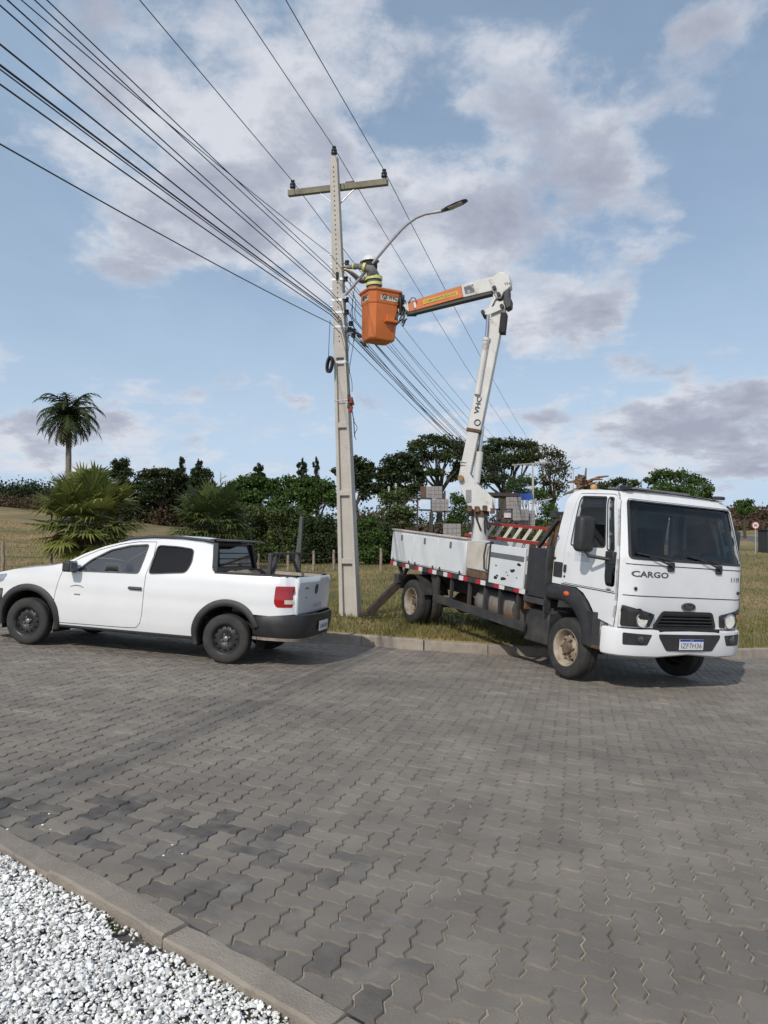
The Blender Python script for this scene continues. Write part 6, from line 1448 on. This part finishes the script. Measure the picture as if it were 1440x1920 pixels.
# far scrub masses
def scrub(name, label, boxes, leaf, size, n, seed):
    r = random.Random(seed); mb = MB()
    for (x0, x1, yt, d, h) in boxes:
        m = max(4, int((x1 - x0) / 7))
        for k in range(m):
            x = lerp(x0, x1, (k + r.random()) / m); c = at(x, yt, d + r.uniform(-4, 4)); g = ground_z(c.x, c.y); hh = max(.8, c.z - g) * r.uniform(.75, 1.1)
            leaves(mb, (c.x, c.y, g + hh * .5), (h * r.uniform(.8, 1.4), h, hh * .55), int(n * r.uniform(.7, 1.3)), size, r, r.uniform(.3, .7))
    o = mb.build(name, LM[leaf], smooth=0, tone=True); tag(o, label, 'scrub', kind='stuff')
scrub('scrub', 'grey green scrub line along the top of the field', [(-60, 115, 900, 112, 1.2), (195, 405, 912, 99, 1.3), (195, 405, 925, 97, 1.3), (-60, 210, 905, 116, 1.2)], 'dark', .42, 190, 61)
scrub('dry_scrub', 'reddish brown dry scrub edging the field and the thickets', [(-60, 210, 925, 106, 1.2), (255, 430, 945, 96, 1.0), (645, 765, 942, 55, .8), (645, 765, 968, 52, .7), (760, 860, 985, 54, .5)], 'dry', .32, 130, 62)
scrub('bank_scrub', 'brown brush covering the bank beyond the highway', [(1335, 1500, 955, 118, 1.8), (1380, 1500, 975, 112, 1.6), (1350, 1500, 990, 106, 1.4), (1340, 1500, 945, 124, 1.8)], 'dry', .5, 170, 63)
scrub('low_thicket', 'low mixed thicket filling the gaps behind the fence', [(425, 640, 990, 50, .9), (430, 640, 960, 55, 1.0), (500, 640, 1030, 45, .7), (640, 700, 1030, 44, .7), (690, 760, 1040, 43, .6), (780, 1040, 985, 62, .9)], 'olive', .24, 230, 64)
scrub('dark_thicket', 'dark thicket under the umbrella trees', [(640, 720, 960, 74, 1.0), (720, 1010, 965, 72, 1.0), (590, 640, 1040, 44, .6)], 'dark', .28, 220, 65)

# palms
def feather_palm():
    r = random.Random(71); d = 60; b = at(128, 965, d); b.z = ground_z(b.x, b.y); c = at(129, 778, d)
    T = thing('feather_palm', 'tall slender feather palm standing alone on the rise', 'palm tree', Matrix.Translation(b)); I = Matrix.Translation(-b)
    tr = MB(); m = 14; tr.tube([b.lerp(c, k / m) for k in range(m + 1)], [.26 - .08 * k / m + (.012 if k % 2 else 0) for k in range(m + 1)], 10); tr.build('trunk', m_barkp, T, smooth=60, inv=I)
    for i in range(46):
        mb = MB(); az = i * 2.4 + r.uniform(-.2, .2); el = lerp(1.30, -.95, (i + .5) / 46) + r.gauss(0, .12); L = r.uniform(3.0, 3.7) * (1 if el > -.3 else .8)
        h = Vector((cos(az), sin(az), 0)); pts = []; p = c.copy(); e = el; n = 14
        for k in range(n + 1): pts.append(p.copy()); p = p + (h * cos(e) + Vector((0, 0, sin(e)))) * (L / n); e -= (.075 + .014 * k) * (1.0 if el > 0 else .5)
        tr2 = MB(); mb.tube(pts, [.028 * (1 - k / (n + 2)) for k in range(n + 1)], 4, tone=.4)
        side = Vector((-h.y, h.x, 0)); t0 = .85 + r.random() * .1 if el < -.55 else r.uniform(.15, .75)
        for k in range(1, n + 1):
            for s in (-1, 1):
                for q in (0, .5):
                    o = pts[k - 1].lerp(pts[k], q); f = (pts[k] - pts[k - 1]).normalized(); ll = .92 * sin(pi * (.12 + .83 * k / n)) * r.uniform(.8, 1.1)
                    tip = o + (side * s * .62 + f * .62 + Vector((0, 0, r.uniform(-.75, .05)))).normalized() * ll; w = f * .075
                    mb.add([o - w, o + w, tip], [(0, 1, 2)], min(1, max(0, t0 + r.gauss(0, .12))))
        mb.build('frond', LM['palm'], T, smooth=0, tone=True, inv=I)
feather_palm()
def fan_palm(label, px, yc, ybase, d, R, nf, seed, name='fan_palm', leaf='fan'):
    r = random.Random(seed); k_ = d / F_PX; c = at(px, yc, d); b = Vector((c.x, c.y, ground_z(c.x, c.y)))
    T = thing(name, label, 'palm tree', Matrix.Translation(b)); I = Matrix.Translation(-b)
    tr = MB(); tr.tube([b + Vector((0, 0, -.1)), b.lerp(c, .5), c], [.24, .26, .2], 10); tr.build('trunk', m_bark, T, smooth=60, inv=I)
    sk = MB()
    for _ in range(int(nf * 9)):           # dead leaves hanging round the stem
        a = r.uniform(0, 2 * pi); z = lerp(b.z + .1, c.z + .1, r.random()); q = Vector((c.x + cos(a) * r.uniform(.2, .55) * R * .6, c.y + sin(a) * r.uniform(.2, .55) * R * .6, z)); t = q + Vector((cos(a) * r.uniform(0, .3), sin(a) * r.uniform(0, .3), -r.uniform(.3, .8))); t.z = max(t.z, b.z); w = Vector((-sin(a), cos(a), 0)) * r.uniform(.01, .03)
        sk.add([q - w, q + w, t], [(0, 1, 2)], r.random())
    sk.build('dead_skirt', LM['dead'], T, smooth=0, tone=True, inv=I)
    for i in range(nf):
        az = i * 2.39996 + r.uniform(-.25, .25); u = (i + .5) / nf; el = math.asin(lerp(.98, -.55, u)) + r.gauss(0, .1)
        dr = Vector((cos(az) * cos(el), sin(az) * cos(el), sin(el))); pet = R * r.uniform(.34, .66); o = c + dr * pet - Vector((0, 0, .10 * R * (1 - dr.z)))
        mb = MB(); mb.tube([c, c + dr * pet * .6 + Vector((0, 0, .03)), o], [.016, .012, .010], 4, tone=.5)
        sd = dr.cross(Vector((0, 0, 1))); sd = sd.normalized() if sd.length > .05 else Vector((1, 0, 0)); nn = sd.cross(dr).normalized(); n = 26; t0 = min(1, max(0, lerp(.25, .75, r.random()) + (.25 if u > .8 else 0)))
        for k in range(n):
            a = lerp(-1.75, 1.75, k / (n - 1)); v = dr * cos(a) + sd * sin(a) + nn * (.18 * cos(a)); L = R * .55 * (.72 + .28 * cos(a)) * r.uniform(.85, 1.05)
            w = (dr * -sin(a) + sd * cos(a)) *   .026 * R / 1.2; m_ = o + v * L * .6; t = o + v * L - Vector((0, 0, L * r.uniform(.02, .38)))
            mb.add([o, m_ - w, t, m_ + w], [(0, 1, 2, 3)], min(1, max(0, t0 + r.gauss(0, .1))))
        mb.build('fan_leaf', LM[leaf], T, smooth=0, tone=True, inv=I)
fan_palm('big bushy fan palm with dry skirt behind the pickup bonnet', 165, 972, 1075, 27, 1.95, 92, 81)
fan_palm('smaller fan palm behind the pickup roof', 398, 978, 1060, 33, 1.95, 66, 82, leaf='fan_dark')

# fence posts
m_fp = pm('weathered_fence_post', (.30, .24, .20), .9, c2=(.22, .17, .14), scale=5, bump=.4, bscale=25)
posts = [(6, 1016, 25, 'slim weathered fence post standing alone at the field edge'), (96, 1022, 27, 'weathered fence post against the big fan palm'), (485, 1038, 33, 'weathered fence post behind the canvas roll'), (540, 1034, 33, 'weathered fence post behind the middle of the ladder rack'), (588, 1033, 33, 'weathered fence post behind the tailgate corner of the pickup'), (626, 1031, 33, 'weathered fence post just beside the concrete pole'), (714, 1028, 33, 'pinkish fence post in front of the green bush'), (300, 1030, 29, 'fence post behind the pickup cab')]
for (x, yt, d, lab) in posts:
    t = at(x, yt, d); b = Vector((t.x, t.y, ground_z(t.x, t.y) - .1)); mb = MB(); n = 8; rr = random.Random(x); pts = [b.lerp(t, k / 4) + Vector((rr.gauss(0, .008), rr.gauss(0, .008), 0)) for k in range(5)]
    o = mb.tube(pts, [.065, .06, .058, .056, .05], n).build('fence_post', m_fp, smooth=50); tag(o, lab, 'fence post', 'fence posts')
for h in (.25, .55, .85):
    pts = []
    for (x, yt, d, lab) in sorted(posts): t = at(x, yt, d); g = ground_z(t.x, t.y); pts.append(Vector((t.x, t.y - .06, g + (t.z - g) * h + .02)))
    o = MB().tube(pts, .004, 4).build('fence_wire', m_wireg, smooth=0); tag(o, {.25: 'lowest', .55: 'middle', .85: 'highest'}[h] + ' strand of wire between the weathered fence posts', 'wire', 'fence wires')
a, b = at(556, 1034, 30), at(565, 968, 30); a.z = ground_z(a.x, a.y)
T = thing('folded_sheet', 'tall narrow dark sheet leaning against a post behind the ladder rack', 'sheet', Matrix.Translation(a)); I = Matrix.Translation(-a)
MB().beam(a, b, .24, .05, .10, .04, up=(0, 1, 0)).build('sheet', pm('dark_slate_sheet', (.10, .115, .105), .8, c2=(.06, .07, .065), scale=3), T, inv=I); MB().beam(a + Vector((.12, .03, 0)), b + Vector((.06, .03, 0)), .06, .06).build('post', m_under, T, inv=I)

# steel frames with grey block panels, shed and tarpaulin behind the truck
m_blk = pm('grey_block_panel', (.30, .285, .275), .9, c2=(.24, .225, .22), scale=6)
def quad_px(x0, y0, x1, y1, d, th=.12):
    a, b = at(x0, y1, d), at(x1, y0, d); return (a + b) / 2, (abs(b.x - a.x), th, abs(b.z - a.z))
def frame(label, beams, panels, d, extra=()):
    x, y = beams[0][0], max(max(b[1], b[3]) for b in beams); o = at(x, y, d); o.z = ground_z(o.x, o.y); T = thing('steel_frame', label, 'frame', Matrix.Translation(o)); I = Matrix.Translation(-o)
    for (x0, y0, x1, y1) in beams:
        p, q = at(x0, y0, d), at(x1, y1, d)
        if abs(x1 - x0) < 4: (p if p.z < q.z else q).z = ground_z(p.x, p.y) - .1
        MB().beam(p, q, .11, .11).build('bar', m_blackdirty, T, inv=I)
    for (x0, y0, x1, y1, dz) in panels:
        c, s = quad_px(x0, y0, x1, y1, d + dz); pn = MB().box(c, s).build('panel', m_blk, T, inv=I, bevel=.02)
        nx, nz = max(2, int(s[0] / .22)), max(2, int(s[2] / .22))
        g = MB()
        for k in range(1, nx): g.box(c + Vector((-s[0] / 2 + s[0] * k / nx, -s[1] / 2 - .004, 0)), (.018, .012, s[2]))
        for k in range(1, nz): g.box(c + Vector((0, -s[1] / 2 - .003, -s[2] / 2 + s[2] * k / nz)), (s[0], .012, .018))
        go = g.build('panel_grid', pm('dark_joint', (.15, .145, .14), .9), pn, inv=I, smooth=0)
    for (nm, x0, y0, x1, y1, dz, mt) in extra: c, s = quad_px(x0, y0, x1, y1, d + dz); MB().box(c, s).build(nm, mt, T, inv=I, bevel=.02)
m_brown = pm('brown_boards', (.13, .075, .055), .9); m_whitep = pm('white_sheet', (.62, .60, .60), .7)
frame('black steel frame with stepped grey block panels under the umbrella tree', [(783, 934, 782, 990), (768, 934, 809, 935), (785, 956, 811, 957), (834, 920, 833, 992), (809, 958, 848, 960), (815, 981, 833, 981), (809, 935, 809, 992)], [(801, 912, 829, 935, .3), (809, 936, 841, 958, 0), (831, 982, 864, 1008, -.2)], 48, [('board_box', 788, 912, 800, 933, .2, m_brown), ('stump', 805, 960, 812, 1000, .5, m_bark)])
frame('black steel frame with grey block panels and white sheet behind the red ladder', [(932, 955, 932, 992), (926, 955, 961, 955), (960, 955, 960, 992), (933, 976, 973, 977), (936, 933, 936, 955), (973, 977, 973, 992)], [(949, 932, 977, 955, .3), (961, 955, 991, 976, 0), (974, 957, 1003, 990, .4)], 50, [('white_sheet', 945, 957, 959, 971, .2, m_whitep), ('board_shelf', 933, 971, 961, 976, .3, m_brown)])
c, s = quad_px(890, 926, 966, 932, 56, 4.0); sh = thing('shed', 'low open shed with dark roof behind the grey panels', 'shed', Matrix.Translation((c.x, c.y, ground_z(c.x, c.y)))); I = sh.matrix_basis.inverted()
MB().box(c, s, Matrix.Rotation(.03, 3, 'Y')).build('roof', pm('dark_roof_sheet', (.05, .04, .04), .8), sh, inv=I)
for x in (893, 963):
    p = at(x, 930, 56); MB().beam(Vector((p.x, p.y, ground_z(p.x, p.y) - .1)), p, .12, .12).build('post', m_bark, sh, inv=I)
c, s = quad_px(966, 923, 999, 936, 55, .1)
mb = MB(); mb.grid([[(c.x + s[0] * (u - .5), c.y + .6 * (v - .5) + .05 * sin(u * 9), c.z + s[2] * (v - .5) - .08 * sin(u * pi)) for u in [k / 10 for k in range(11)]] for v in [k / 4 for k in range(5)]])
o = mb.build('tarpaulin', pm('blue_tarpaulin', (.015, .06, .26), .55), smooth=60); tag(o, 'blue tarpaulin stretched beside the shed roof', 'tarpaulin')

# road sign and dark box by the highway
def road_sign():
    c = at(1416, 985, 62); b = Vector((c.x, c.y, ground_z(c.x, c.y))); T = thing('road_sign', 'round white speed sign with red rim beside the highway', 'road sign', Matrix.Translation(b)); I = Matrix.Translation(-b)
    MB().beam(b - Vector((0, 0, .1)), c, .07, .07).build('post', m_galv, T, inv=I)
    R = .30; M = Matrix.Translation(c - b + Vector((0, -.05, 0))) @ Matrix.Rotation(pi / 2, 4, 'X')
    MB().lathe([(R, 0), (R, .02)], 28, M).build('disc', pm('sign_white', (.75, .74, .72), .5), T, smooth=0)
    MB().lathe([(R * .80, .021), (R * .80, .026), (R, .026), (R, .021)], 28, M, caps=False).build('rim', pm('sign_red', (.5, .02, .025), .5), T, smooth=0)
    text_mb('80', .2, lambda a, b_: c - b + Vector((a, -.078, b_)), bold=.03).build('speed_number', m_darkmark, T, smooth=0)
road_sign()
c, s = quad_px(1430, 992, 1462, 1036, 64, 1.6); b = Vector((c.x, c.y, ground_z(c.x, c.y)))
T = thing('kiosk', 'dark grey boxy kiosk standing beside the highway', 'kiosk', Matrix.Translation(b)); m_k = pm('dark_grey_kiosk', (.035, .04, .045), .7)
hk = c.z + s[2] / 2 - b.z; MB().box((0, 0, hk / 2 - .1), (s[0], 1.6, hk)).build('body', m_k, T, bevel=.03); MB().box((0, 0, hk - .05), (s[0] + .2, 1.8, .10)).build('roof', m_k, T, bevel=.02); MB().box((0, -.81, hk * .45), (s[0] * .5, .03, hk * .7)).build('door', m_black, T, bevel=.01)
